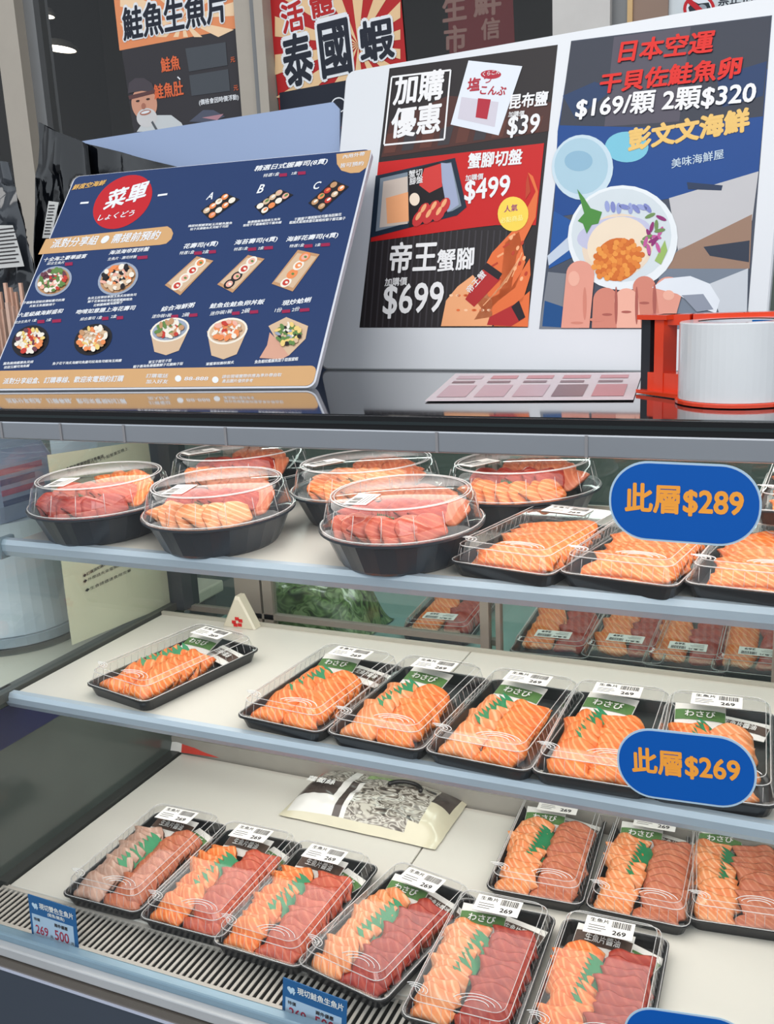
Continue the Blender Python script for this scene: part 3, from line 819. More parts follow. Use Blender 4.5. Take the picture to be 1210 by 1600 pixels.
TUBS = [
 (-1.000, 1.135, 108, 'leftmost dark oval tub with domed lid at left end of top shelf', 'leftmost tub', (('tuna_slice', tuna, 'red tuna'), ('tuna_slice', tuna_mid, 'rosy tuna'), ('salmon_slice', salmon, 'orange salmon'))),
 (-0.783, 1.130, 104, 'front dark oval tub second from left, standing against the shelf rail', 'second front tub from left', (('salmon_slice', salmon_pale, 'pale salmon'), ('tuna_slice', tuna, 'red tuna'), ('tuna_slice', tuna_pink, 'pale pink tuna'))),
 (-0.897, 1.368, 60, 'back row oval tub half hidden behind the second front tub', 'left back row tub', (('salmon_slice', salmon, 'orange salmon'), ('tuna_slice', tuna, 'red tuna'), ('tuna_slice', tuna_pink, 'pale pink tuna'))),
 (-0.636, 1.320, 64, 'middle back row oval tub with orange salmon at left', 'middle back row tub', (('salmon_slice', salmon, 'orange salmon'), ('salmon_slice', salmon_pale, 'pale salmon'), ('tuna_slice', tuna_pink, 'pale pink tuna'))),
 (-0.495, 1.128, 96, 'front right dark oval tub beside the first rectangular salmon tray', 'front right tub', (('tuna_slice', tuna_mid, 'rosy tuna'), ('tuna_slice', tuna, 'red tuna'), ('tuna_slice', tuna_pink, 'pale pink tuna'))),
 (-0.400, 1.362, 63, 'right back row oval tub left of the $289 price sign', 'right back row tub', (('salmon_slice', salmon, 'bright orange salmon'), ('tuna_slice', tuna, 'red tuna'), ('tuna_slice', tuna_pink, 'pale pink tuna'))),
]
for x, y, ang, lab, where, pal in TUBS:
    M = Matrix.Translation((x, y, ZS1+.0003)) @ Matrix.Rotation(math.radians(ang), 4, 'Z')
    place_proto(P_tub, M, lab, 'oval sashimi tubs on the top shelf')
    # slices are laid in world-facing rows so that their faces look toward the shopper
    MW = Matrix.Translation((x, y, ZS1))
    j = random.Random(int(ang*10))
    g = 'sashimi slices in the oval tubs'
    for i in range(7):       # left front row
        t = i/6; nm, m_, d_ = pal[0]
        put_slice(nm, m_, MW @ TR(-.054+.112*t, -.048-.020*math.sin(t*PI), .050+.004*t, 46+j.uniform(-5, 5), -8, 62+j.uniform(-6, 6)), '%s slice in the front row of %s' % (d_, where), g, .046, .036, .008)
    for i in range(6):       # middle row
        t = i/5; nm, m_, d_ = pal[1]
        put_slice(nm, m_, MW @ TR(-.050+.100*t, -.012+.006*math.sin(PI*t), .058+.005*t, 42+j.uniform(-5, 5), -6, 50+j.uniform(-6, 6)), '%s slice in the middle row of %s' % (d_, where), g, .054, .038, .008)
    for i in range(7):       # back right row
        t = i/6; nm, m_, d_ = pal[2]
        put_slice(nm, m_, MW @ TR(-.020+.080*t, .056-.050*t*t, .062+.006*math.sin(PI*t), 36+j.uniform(-4, 4), 0, 24-50*t+j.uniform(-5, 5)), '%s slice in the back row of %s' % (d_, where), g, .060, .046, .008)
    for k in range(2):
        o = put_leaf(MW @ TR(-.010+.05*k, -.032, .050, 0, 0, 60) @ Matrix.Scale(.45, 4), 'small green leaf divider in %s' % where)

# ================================================================== PRICE SIGNS ON THE GLASS
sign_blue = ink((12, 84, 168), .3); sign_rim = ink((172, 196, 214), .3); sign_or = ink((238, 158, 62), .35)
def pill(c, wpx, text, tl, tr, label, ang_px):
    """oval sticker on the outside of the front glass"""
    yg = YG+.02
    for _ in range(4): yg = yglass(on_y(*c, yg).z)-0.002
    o = on_y(*c, yg)
    L = on_y(c[0]-wpx/2, c[1]-ang_px*wpx/2, yg); R = on_y(c[0]+wpx/2, c[1]+ang_px*wpx/2, yg)
    Mx = frame(o, R-L, (0, 0.0573, 1)); s = Sheet(Mx)
    r = empty('price_sign', M=Mx); w = (R-L).length; h = w*.555
    def stad(w, h, z):
        rr = h*.5; return rrect(w, h, z, rr*.96, 12)
    b = MB(); b.loft([stad(w, h, 0), stad(w, h, .0008)], sign_rim); b.build('white_rim', r, label='pale rim')
    b = MB(); b.loft([stad(w-.004, h-.004, .0008), stad(w-.004, h-.004, .0012)], sign_blue); b.build('panel', r)
    a = Art(s); a.text(text, tl, tr, sign_or, lay=.0015/LAY, bold=.03, asp=1.1); a.build('lettering', r, label='orange lettering')
    return tag(r, label, 'price sign', 'blue price signs on the front glass')
pill((1068, 786), 238, '此層$289', (977, 801), (1162, 811), 'upper blue oval price sign on the glass reading $289 in orange', .060)
pill((1071, 1199), 218, '此層$269', (989, 1207), (1158, 1225), 'lower blue oval price sign on the glass reading $269 in orange', .120)
pill((1076, 1632), 205, '此層$', (1014, 1640), (1124, 1657), 'blue oval price sign at bottom right, mostly below the photo edge', .160)

# ================================================================== PRICE CARDS ON THE SILL
card_blue = ink((36, 96, 150)); card_blue2 = ink((58, 112, 160)); card_light = ink((176, 200, 222)); card_red = ink((168, 44, 72)); heart_w = ink((196, 220, 238))
def price_card(bl, br, tl, name, sub, n1, n2, label):
    yc = YG+0.012
    a = on_y(*bl, yc); c = on_y(*br, yc); t = on_y(*tl, yc)
    Mx = frame(a, c-a, (0, .02, 1)); s = Sheet(Mx)
    r = empty('price_card', M=Mx); w = (c-a).length; h = (Mx.inverted() @ t).y
    b = MB(); b.box((0, 0, -.0012), (w, h, 0), card_blue); b.build('card', r)
    b = MB(); b.box((w*.05, h*.035, 0), (w*.93, h*.56, .0003), card_light); b.build('price_field', r, label='pale blue price field')
    A = Art()
    # fish-heart emblem
    cx_, cy_ = w*.135, h*.775
    pts = []
    for k in range(24):
        q = 2*PI*k/24; pts.append((cx_+w*.0042*16*math.sin(q)**3*.9, cy_+w*.0042*(13*math.cos(q)-5*math.cos(2*q)-2*math.cos(3*q)-math.cos(4*q))))
    A.poly(pts, heart_w, 2); A.poly([(cx_+w*.02, cy_-w*.02), (cx_+w*.075, cy_-w*.005), (cx_+w*.045, cy_-w*.075)], heart_w, 2)
    A.build('emblem', r, label='pale fish emblem')
    A = Art(); A.text(name, (w*.235, h*.735), (w*.955, h*.735), white_ink, 2, asp=1.15, bold=.02)
    if sub: A.text(sub, (w*.40, h*.605), (w*.76, h*.605), white_ink, 2)
    A.build('title_lettering', r)
    A = Art(); A.text('特價', (w*.09, h*.41), (w*.22, h*.41), dark_ink, 2); A.text('兩件優惠', (w*.53, h*.41), (w*.81, h*.41), dark_ink, 2, bold=.03)
    A.text('元', (w*.42, h*.10), (w*.48, h*.10), dark_ink, 2); A.text('元', (w*.86, h*.10), (w*.92, h*.10), dark_ink, 2)
    A.text(n1, (w*.11, h*.10), (w*.38, h*.10), card_red, 2, asp=1.25); A.text(n2, (w*.52, h*.10), (w*.82, h*.10), card_red, 2, asp=1.25)
    A.build('price_lettering', r)
    return tag(r, label, 'price card', 'blue price cards on the sill')
price_card((50, 1461), (123, 1486), (55, 1402), '現切雙色生魚片', '(鮭魚/鮪魚)', '269', '500', 'left blue price card reading 269 and 500, before the leftmost tray')
price_card((441, 1590), (540, 1629), (441, 1528), '現切鮭魚生魚片', None, '269', '500', 'right blue price card cut by photo bottom, before the fourth front tray')

# ================================================================== ITEMS ON THE COUNTER
board_w = mat('white board plastic', (214, 216, 220), rough=0.35, var=0.02, scale=8)
foam_w = mat('foam board edge', (206, 208, 216), rough=0.5)
navy = ink((38, 58, 100), .4); tan = ink((204, 160, 112), .4); logo_red = ink((188, 36, 44), .4); wht = ink((226, 228, 232), .45); gold = ink((214, 168, 96), .4)
price_red = ink((150, 36, 74), .4)
# ---- menu board, leaning back
aBL = on_z(0, 611, ZT+.001); aBR = on_z(491, 607, ZT+.001)
ud = (aBR-aBL).normalized()
# top right corner: on its pixel ray, straight above the bottom right corner along the board
d = ray(583, 232); t_ = (aBR-CP).dot(ud)/d.dot(ud); aTR = CP+d*t_
Mm = frame(aBR, ud, aTR-aBR); ms = Sheet(Mm); MH = (aTR-aBR).length
menu = empty('menu_board', M=Mm)
tag(menu, 'navy blue menu board with food pictures leaning on the counter at left', 'menu board')
uL = ms.at(0, 560).x-0.14; uTL = ms.at(108, 289).x
def rr_poly(x0, y0, x1, y1, r, n=5): return [(p.x, p.y) for p in rrect(x1-x0, y1-y0, 0, r, n, (x0+x1)/2, (y0+y1)/2)]
b = MB(); xL = ms.at(112, 288).x; out = rr_poly(xL, 0.001, 0.0, MH, .012)
b.loft([[Vector((x, y, -.008)) for x, y in out], [Vector((x, y, 0)) for x, y in out]], foam_w); b.build('panel', menu, label='white foam panel edge')
A = Art(); inn = rr_poly(xL+.002, .004, -.003, MH-.001, .010); A.poly(inn, navy, 1); A.build('printed_field', menu, label='navy printed field')
A = Art(ms); y_ = ms.at(300, 592)
A2 = Art(); bandh = ms.at(350, 574).y
A2.poly(rr_poly(xL+.002, .004, -.003, bandh, .010), tan, 2); A2.build('bottom_band', menu, label='tan band along the bottom edge')
A = Art(ms)
A.poly([(526, 241), (580, 235), (577, 250), (573, 262), (562, 270), (548, 271), (534, 267), (527, 257)], tan, 2); A.text('內用外帶', (536, 249), (570, 244), wht, 3); A.text('皆可預約', (532, 263), (568, 259), wht, 3)
A.build('corner_badge', menu, label='tan rounded badge at the top right corner')
A = Art(ms); A.poly([(72, 374)]+[(262, 354+0), (268, 358), (271, 365), (268, 374), (260, 381), (250, 383), (60, 398)], tan, 2)
A.text('派對分享組 ● 需提前預約', (78, 389), (247, 375), wht, 3, asp=1.15, shear=.15, bold=.02); A.build('banner', menu, label='tan rounded banner with white lettering')
A = Art(ms); A.ellipse((192, 316), 52, 35, logo_red, 2, rot=-38, n=40); A.text('菜單', (160, 330), (226, 312), wht, 3, asp=1.1, shear=.25, bold=.03); A.text('しょくどう', (152, 346), (208, 338), wht, 3, shear=.2, bold=.02)
A.line((126, 318), (139, 317), .004, wht, 3); A.line((247, 306), (262, 304), .004, wht, 3)
A.build('logo_disc', menu, label='red oval disc with white lettering')
A = Art(ms); A.text('鮮度空海鮮', (112, 298), (163, 290), gold, 3, shear=.25, bold=.03); A.build('shop_name', menu, label='gold lettering in the upper left corner')
heads = [('精選日式握壽司(8貫)', (396, 270), (510, 258)), ('花壽司(4貫)', (285, 391), (339, 386)), ('海苔壽司(4貫)', (365, 385), (432, 379)), ('海鮮花壽司(4貫)', (446, 380), (527, 373)),
         ('十全海之豪華盛宴', (67, 410), (134, 404)), ('海派海帝宴拼盤', (170, 399), (232, 393)), ('六星級繽海鮮盛和', (27, 497), (97, 490)), ('吻唷如意膳上海花壽司', (118, 492), (210, 485)),
         ('綜合海鮮粥', (251, 488), (303, 481)), ('鮭魚佐鮭魚卵丼飯', (327, 483), (412, 476)), ('現炒蛤蜊', (440, 479), (485, 473))]
A = Art(ms)
for tx, l, r_ in heads: A.text(tx, l, r_, wht, 3, asp=.9, shear=.2, bold=.025)
for tx, l, r_ in (('A', (322, 313), (332, 312)), ('B', (401, 303), (410, 302)), ('C', (488, 297), (498, 296))): A.text(tx, l, r_, wht, 3, asp=1.3, shear=.2, bold=.02)
A.build('heading_lettering', menu, label='white dish headings')
A = Art(ms)
subs = [('特選1盒', (411, 278), (436, 275)), ('2盒', (455, 274), (464, 273)), ('特選1盒', (280, 399), (303, 397)), ('2盒', (316, 397), (326, 396)), ('特選1盒', (365, 393), (387, 391)), ('2盒', (403, 391), (412, 390)), ('特選1盒', (452, 388), (475, 386)), ('2盒', (492, 386), (501, 385)),
        ('綜合生魚片', (73, 415), (100, 413)), ('生魚片 ‧ 壽司拼盤', (168, 408), (213, 404)), ('綜合生魚片 1盒', (22, 507), (57, 503)), ('2盒', (72, 503), (80, 502)), ('綜合壽司 1盒', (125, 502), (159, 499)), ('2盒', (173, 498), (182, 497)),
        ('迷你碗1碗', (237, 498), (267, 496)), ('2碗', (284, 496), (295, 495)), ('迷你碗1碗', (328, 494), (362, 490)), ('2碗', (377, 491), (390, 489)), ('1份', (429, 489), (440, 488)), ('2份', (456, 488), (468, 486))]
for tx, l, r_ in subs: A.text(tx, l, r_, wht, 3, shear=.15)
reds = [((437, 272), 12), ((466, 269), 12), ((304, 394), 12), ((327, 392), 11), ((388, 388), 13), ((413, 386), 14), ((476, 383), 13), ((502, 381), 14), ((102, 411), 12), ((215, 401), 16), ((59, 501), 11), ((82, 500), 14), ((160, 496), 10), ((183, 495), 10), ((268, 493), 11), ((296, 491), 13), ((363, 488), 12), ((391, 486), 13), ((441, 485), 13), ((469, 483), 15)]
for (x, y), w_ in reds:
    P = Art(ms); P.poly([(x, y), (x+w_, y-w_*.08), (x+w_, y+5-w_*.08), (x, y+5)], price_red, 3); P.build('price_lettering', menu, label='dark red blurred price')
caps = [((294, 356), (363, 351)), ((297, 361), (357, 356)), ((387, 350), (438, 345)), ((380, 355), (440, 350)), ((460, 346), (534, 338)), ((452, 351), (540, 344)), ((36, 476), (101, 471)), ((46, 481), (86, 478)), ((137, 469), (213, 463)), ((137, 474), (207, 470)), ((146, 480), (192, 475)), ((5, 571), (52, 568)), ((6, 577), (46, 574)), ((82, 571), (190, 566)), ((232, 569), (268, 566)), ((208, 576), (286, 571)), ((322, 572), (366, 569)), ((398, 569), (466, 564))]
rnd = random.Random(5); pool = '鮭魚鮪魚海膽干貝甜蝦花枝壽司玉子軍艦炙燒鰻魚握'
for l, r_ in caps:
    n_ = max(4, int((r_[0]-l[0])/5)); A.text(''.join(rnd.choice(pool) for _ in range(n_)), l, r_, wht, 3, h=.0052 if r_[0] < 390 or l[0] < 390 else .006, bold=.02)
A.build('small_lettering', menu, label='small white captions')
A = Art(ms); rnd = random.Random(8)
A.text('派對分享組盒、訂購專線、歡迎來電預約訂購', (4, 601), (192, 597), wht, 3, h=.011, bold=.02)
A.build('footer_lettering', menu, label='white footer lettering on the tan band'); A = Art(ms)
A.text('訂購電話', (228, 591), (262, 591), wht, 3, h=.007); A.text('加入好友', (228, 600), (262, 600), wht, 3, h=.007)
A.ellipse((279, 592), 5, 5, wht, 3); A.text('00-0000000'.replace('0', '8')[:6], (288, 595), (325, 595), wht, 3, h=.006); A.build('contact_lettering', menu); A = Art(ms); A.ellipse((337, 594), 5, 5, wht, 3)
A.text('請依現場實際供應為準外帶自取', (347, 592), (440, 589), wht, 3, h=.006); A.text('產品圖片僅供參考', (347, 599), (395, 598), wht, 3, h=.006)
A.build('footer_lettering', menu, label='white footer lettering on the tan band')
# food pictures
def c_(*rgb): return ink(rgb, .45)
fp = dict(or_=c_(226, 136, 84), pk=c_(226, 168, 150), wh=c_(230, 222, 208), rd=c_(190, 62, 52), gr=c_(96, 130, 72), dk=c_(36, 34, 38), br=c_(186, 142, 104), kr=c_(206, 176, 146), pu=c_(104, 62, 74), ye=c_(226, 196, 120), gy=c_(150, 160, 178))
def blobs(A, c, rx, ry, rot, pal, n, size, lay=4, seed=1):
    r_ = random.Random(seed); a = math.radians(rot)
    for i in range(n):
        q = 2.399*i; rad = math.sqrt((i+.5)/n)*.82
        x, y = rx*rad*math.cos(q), ry*rad*math.sin(q)
        A.ellipse((c[0]+x*math.cos(a)-y*math.sin(a), c[1]+x*math.sin(a)+y*math.cos(a)), size*r_.uniform(.7, 1.3), size*r_.uniform(.5, .9), fp[r_.choice(pal)], lay+i*.15, rot=r_.uniform(0, 180), n=10)
def food_round(name, c, rx, ry, rim, pal, seed, rot=-25):
    A = Art(ms); A.ellipse(c, rx, ry, fp[rim], 3, rot=rot); A.ellipse(c, rx*.88, ry*.86, fp['dk'] if rim == 'dk' else fp['br'], 3.5, rot=rot)
    blobs(A, c, rx*.88, ry*.88, rot, pal+['wh'], 64, rx*.15, seed=seed); A.build('dish_picture', menu, label=name)
food_round('picture of a round platter with greens and pink fish', (84, 440), 30, 22, 'gy', ['rd', 'gr', 'wh', 'pk', 'pu', 'gr'], 1)
food_round('picture of a round sushi platter with pale slices', (185, 436), 33, 24, 'gy', ['or_', 'wh', 'kr', 'pk', 'dk', 'kr'], 2)
food_round('picture of a round platter of mixed pieces', (48, 534), 30, 24, 'dk', ['rd', 'wh', 'wh', 'or_', 'ye', 'pu'], 3)
food_round('picture of a dark platter of orange sushi', (146, 531), 31, 23, 'dk', ['or_', 'kr', 'wh', 'or_', 'ye', 'br'], 4)
def food_box(name, quad, box_c, pal, n, seed):
    A = Art(ms); A.poly(quad, fp[box_c], 3)
    cx_ = sum(p[0] for p in quad)/4; cy_ = sum(p[1] for p in quad)/4
    A.poly([(cx_+(p[0]-cx_)*.88, cy_+(p[1]-cy_)*.84) for p in quad], fp['dk'] if box_c == 'dk' else fp['kr'], 3.5)
    r_ = random.Random(seed)
    A_, B_, C_, D_ = [Vector(p) for p in quad]
    for i in range(n):
        for k in range(2 if n > 5 or box_c == 'dk' else 1):
            t = (i+.6)/(n+.2); w_ = (k+.5)/2 if (n > 5 or box_c == 'dk') else .5
            p = (A_+(B_-A_)*t)*(1-w_)+(D_+(C_-D_)*t)*w_
            rx = 6.2 if box_c == 'dk' else 10
            A.ellipse(p, rx, rx*.62, fp[r_.choice(pal)], 4+i*.3, rot=-35, n=14)
            if box_c == 'dk': A.ellipse((p[0]+1, p[1]-1.2), rx*.6, rx*.26, fp[r_.choice(pal+['wh', 'gr'])], 4.15+i*.3, rot=-35, n=10)
            if box_c != 'dk':
                A.ellipse(p, rx*.62, rx*.42, fp[r_.choice(['or_', 'rd', 'pk'])], 4.1+i*.3, rot=-35, n=12); A.ellipse((p[0]+1, p[1]), rx*.25, rx*.2, fp['gr' if i % 2 else 'wh'], 4.2+i*.3, n=8)
    A.build('dish_picture', menu, label=name)
food_box('picture of nigiri set A in a black box', [(314, 330), (352, 302), (375, 312), (330, 345)], 'dk', ['or_', 'kr', 'pk', 'wh'], 4, 1)
food_box('picture of nigiri set B in a black box', [(398, 323), (437, 296), (459, 305), (411, 337)], 'dk', ['wh', 'kr', 'or_', 'pk'], 4, 2)
food_box('picture of nigiri set C in a black box', [(482, 318), (522, 282), (546, 292), (502, 332)], 'dk', ['rd', 'br', 'kr', 'or_'], 4, 3)
food_box('picture of rolled sushi in a long box', [(258, 446), (308, 401), (334, 408), (282, 462)], 'br', ['wh', 'wh'], 4, 4)
food_box('picture of seaweed sushi in a long box', [(340, 445), (388, 399), (414, 405), (364, 458)], 'br', ['wh', 'dk'], 4, 5)
food_box('picture of seafood roll sushi in a long box', [(425, 444), (466, 391), (500, 398), (458, 456)], 'br', ['wh', 'or_'], 4, 6)
def food_cup(name, c, rx, ry, pal, seed):
    A = Art(ms)
    A.poly([(c[0]-rx, c[1]), (c[0]-rx*.78, c[1]+ry*1.9), (c[0]-rx*.2, c[1]+ry*2.2), (c[0]+rx*.45, c[1]+ry*1.8), (c[0]+rx, c[1]-ry*.2)], fp['kr'], 3)
    A.ellipse(c, rx, ry, fp['wh'], 3.3, rot=-14); A.ellipse(c, rx*.9, ry*.85, fp['gy'] if seed == 1 else fp['kr'], 3.6, rot=-14)
    blobs(A, c, rx*.80, ry*.78, -14, pal+['wh', 'br'], 46, rx*.16, seed=seed); A.build('dish_picture', menu, label=name)
food_cup('picture of a paper bowl of seafood porridge', (266, 516), 31, 18, ['or_', 'rd', 'gr', 'wh'], 1)
food_cup('picture of a paper bowl of salmon roe rice', (356, 518), 32, 20, ['or_', 'rd', 'pk', 'or_'], 2)
A = Art(ms); A.poly([(420, 510), (448, 496), (482, 510), (478, 530), (452, 556), (430, 528)], fp['kr'], 3); A.poly([(406, 560), (418, 540), (422, 520), (432, 530), (452, 556), (440, 562)], c_(206, 156, 134), 3.2)
blobs(A, (452, 524), 23, 20, 0, ['gr', 'wh', 'gr', 'gy', 'ye', 'kr', 'dk'], 50, 4.4, seed=9); A.build('dish_picture', menu, label='picture of a hand holding stir-fried clams')

# ---- pale blue corrugated sheet behind the menu board
Y0 = 1.43
cTL, cTR = (125, 221), (531, 158)
Mc = frame((on_y(*cTL, Y0+.05).x, Y0, ZT), (1, 0, 0), (0, .05, .40)); cs = Sheet(Mc)
pTL, pTR = cs.at(*cTL), cs.at(*cTR)
b = MB(); out = [(pTL.x, 0), (pTR.x-.006, 0), (pTR.x, .02), (pTR.x, pTR.y-.012), (pTR.x-.012, pTR.y), (pTL.x, pTL.y)]
cm = mat('pale blue corrugated plastic', (142, 160, 194), rough=0.4, var=0.03, scale=4)
b.loft([[Vector((x, y, -.004)) for x, y in out], [Vector((x, y, 0)) for x, y in out]], cm)
o = b.build('plastic_sheet', None, M=Mc); tag(o, 'pale blue corrugated plastic sheet standing behind the menu board', 'plastic sheet')

# ---- white board with two posters
bBL = on_z(500, 577, ZT+.001); bBR = on_z(1000, 581, ZT+.001); ud = (bBR-bBL).normalized()
d = ray(541, 108); t_ = (bBL-CP).dot(ud)/d.dot(ud); bTL = CP+d*t_
Mw = frame(bBL, ud, bTL-bBL); ws = Sheet(Mw); WH = ws.at(541, 112).y
wb = empty('poster_board', M=Mw)
tag(wb, 'white plastic board with two posters standing on the counter at right', 'poster board')
tr_ = ws.at(1205, 10)
b = MB(); out = rr_poly(0, 0, tr_.x+.03, max(WH, tr_.y), .014)
b.loft([[Vector((x, y, -.012)) for x, y in out], [Vector((x, y, -.002)) for x, y in out], [Vector((x*.994+.002, y*.994+.002, 0)) for x, y in out]], board_w); b.build('board', wb, label='white plastic board')
pb = ink((44, 40, 42), .25); pb2 = ink((62, 58, 62), .25); pbr = ink((78, 48, 44), .25); pr = ink((196, 34, 34), .25); pw = ink((234, 232, 232), .3)
cl_or = ink((226, 112, 62), .25); cl_lt = ink((238, 168, 120), .25); cl_dk = ink((188, 66, 44), .25); yel = ink((242, 208, 84), .3)
A = Art(ws); A.poly([(562, 512), (825, 512), (872, 70), (609, 107)], pb, 1)
post = A.build('poster', wb, label='left poster with crab legs and prices on black and red')
A = Art(ws)
for k in range(26):
    x0 = 568+k*9.6; A.poly([(x0, 511), (x0+2.5, 511), (x0+2.5+(44-k*.0)*.27, 360), (x0+44*.27, 360)], pb2, 2)
A.poly([(596, 246), (640, 240), (858, 205), (862, 160), (700, 150), (610, 190)], pbr, 2)
for k in range(9): A.poly([(600+k*28, 240-k*4), (618+k*28, 238-k*4), (626+k*28, 205-k*3), (606+k*28, 210-k*3)], pb2 if k % 2 else ink((96, 56, 48), .25), 2.5)
A.build('wood_background', post, label='dark wood grain print')
A = Art(ws); A.poly([(592, 254), (851, 224), (838, 352), (776, 352), (740, 356), (580, 378)], pr, 3); A.build('red_band', post, label='red price band')
A = Art(ws)
for p, q in (((601, 226), (613, 121)), ((613, 121), (705, 110)), ((705, 110), (695, 218)), ((695, 218), (601, 227))): A.line(p, q, .0028, pw, 4)
A.text('加購', (614, 166), (692, 156), pw, 4, bold=.03, asp=1.1); A.text('優惠', (610, 218), (688, 208), pw, 4, bold=.03, asp=1.1)
A.build('heading_lettering', post, label='white boxed heading')
for grp_ in (0, 1, 2):
    A = Art(ws)
    for n_i, (tx, l, r_, bd, asp) in enumerate((('昆布鹽', (796, 172), (856, 166), .03, 1.1), ('加購價', (795, 184), (820, 182), .015, 1), ('$39', (792, 217), (842, 213), .02, 1.15), ('蟹腳切盤', (731, 265), (816, 258), .03, 1.1), ('加購價', (728, 284), (756, 281), .015, 1), ('$499', (726, 320), (797, 311), .02, 1.15),
                           ('帝王', (608, 428), (682, 425), .025, 1.15), ('蟹腳', (683, 426), (741, 421), .025, 1.1), ('加購價', (602, 448), (637, 446), .015, 1), ('$699', (598, 499), (692, 495), .015, 1.2))):
        if (0, 0, 0, 1, 1, 1, 2, 2, 2, 2)[n_i] == grp_: A.text(tx, l, r_, pw, 6, asp=asp, bold=bd)
    A.build('price_lettering', post, label='white price lettering')
A = Art(ws); sal_w = ink((222, 226, 234), .3); sal_r = ink((176, 44, 60), .3); gy = ink((176, 184, 198), .3)
A.poly([(705, 195), (780, 212), (817, 104), (733, 95)], sal_w, 4); A.poly([(716, 186), (774, 199), (780, 160), (722, 152)], ink((206, 200, 210), .3), 4.3)
A.poly([(744, 184), (762, 187), (768, 156), (748, 154)], sal_r, 4.6); A.ellipse((768, 117), 16, 7, sal_r, 4.6); A.text('くらこん', (755, 120), (782, 116), pw, 5); A.text('塩', (730, 144), (750, 142), sal_r, 5, bold=.03); A.text('こんぶ', (750, 148), (790, 150), sal_r, 5, bold=.03); A.text('つ', (756, 131), (768, 130), sal_r, 5)
A.build('packet_picture', post, label='picture of a white salted kelp packet')
A = Art(ws); A.poly([(579, 372), (588, 275), (712, 247), (730, 324), (715, 337)], ink((30, 44, 60), .2), 4); A.poly([(588, 362), (595, 279), (706, 254), (722, 322), (708, 330)], ink((128, 140, 152), .25), 4.3)
A.poly([(594, 356), (600, 284), (638, 276), (638, 350)], ink((206, 190, 178), .3), 4.6); A.poly([(606, 350), (604, 310), (640, 300), (640, 346)], cl_lt, 4.8); A.poly([(680, 335), (690, 255), (706, 256), (718, 320), (704, 330)], ink((158, 166, 192), .3), 4.6)
A.poly([(640, 356), (638, 268), (686, 254), (700, 332), (680, 345)], ink((30, 26, 30), .3), 5); A.poly([(656, 290), (664, 264), (690, 256), (692, 292), (672, 302)], ink((206, 60, 56), .3), 5.3)
for k in range(6): A.ellipse((655+k*8, 342-k*2-(k % 2)*10), 8, 14, ink((196, 52, 54), .3), 5.4+.1*k, rot=30, n=12); A.ellipse((655+k*8, 338-k*2-(k % 2)*10), 3, 8, cl_lt, 6+.1*k, rot=30, n=10)
A.ellipse((649, 312), 8, 10, ink((240, 220, 200), .3), 6.2); A.text('蟹切', (640, 279), (661, 275), pw, 6.5); A.text('腳盤', (641, 290), (662, 286), pw, 6.5)
A.build('crab_tray_picture', post, label='picture of a crab leg tray')
A = Art(ws)
for quad, m_ in (([(735, 460), (770, 395), (812, 350), (838, 300), (826, 270), (834, 276), (842, 300), (838, 340), (808, 400), (800, 450), (760, 490)], cl_or), ([(790, 380), (812, 362), (822, 410), (806, 450), (780, 470)], cl_or), ([(742, 500), (760, 470), (800, 450), (829, 404), (830, 430), (818, 470), (790, 492)], cl_or), ([(772, 510), (800, 480), (829, 455), (826, 511)], cl_or), ([(690, 510), (698, 470), (716, 448), (740, 430), (770, 470), (770, 510)], cl_lt), ([(826, 272), (823, 285), (822, 312), (830, 300)], cl_dk)):
    A.poly(quad, m_, 5)
for k in range(7): A.line((742+k*9, 462-k*15), (752+k*9, 456-k*15), .003, cl_dk if k % 2 else cl_lt, 5.5)
for k in range(6): A.line((756+k*9, 478-k*9), (792+k*5, 440-k*9), .0016, cl_lt, 5.6)
A.poly([(728, 468), (760, 416), (784, 436), (742, 480)], ink((176, 44, 46), .3), 6); A.poly([(754, 420), (762, 411), (786, 428), (780, 438)], ink((40, 34, 40), .3), 6.2); A.text('帝王蟹', (736, 460), (762, 430), pw, 6.4)
A.poly([(762, 508), (766, 496), (812, 472), (820, 498), (800, 510)], ink((176, 44, 46), .3), 6); A.poly([(800, 480), (812, 470), (822, 496), (812, 502)], ink((40, 34, 40), .3), 6.2)
for k in range(16):
    x_, y_ = 706+(k*37 % 62), 462+(k*23 % 46); A.ellipse((x_, y_), 3, 2, cl_or if k % 3 else ink((250, 200, 160), .3), 5.4, n=8)
for k in range(9): A.ellipse((800+(k*17 % 24), 372+k*8), 2.4, 4, cl_dk if k % 2 else ink((244, 176, 130), .3), 5.7, rot=25, n=8)
A.build('crab_leg_picture', post, label='picture of orange king crab legs')
A = Art(ws); A.ellipse((803, 335), 24, 27, yel, 7); A.text('人氣', (789, 333), (810, 330), ink((150, 40, 120), .3), 7.5); A.text('必點商品', (783, 350), (818, 345), ink((250, 236, 150), .3), 7.5); A.build('round_badge', post, label='yellow round badge')
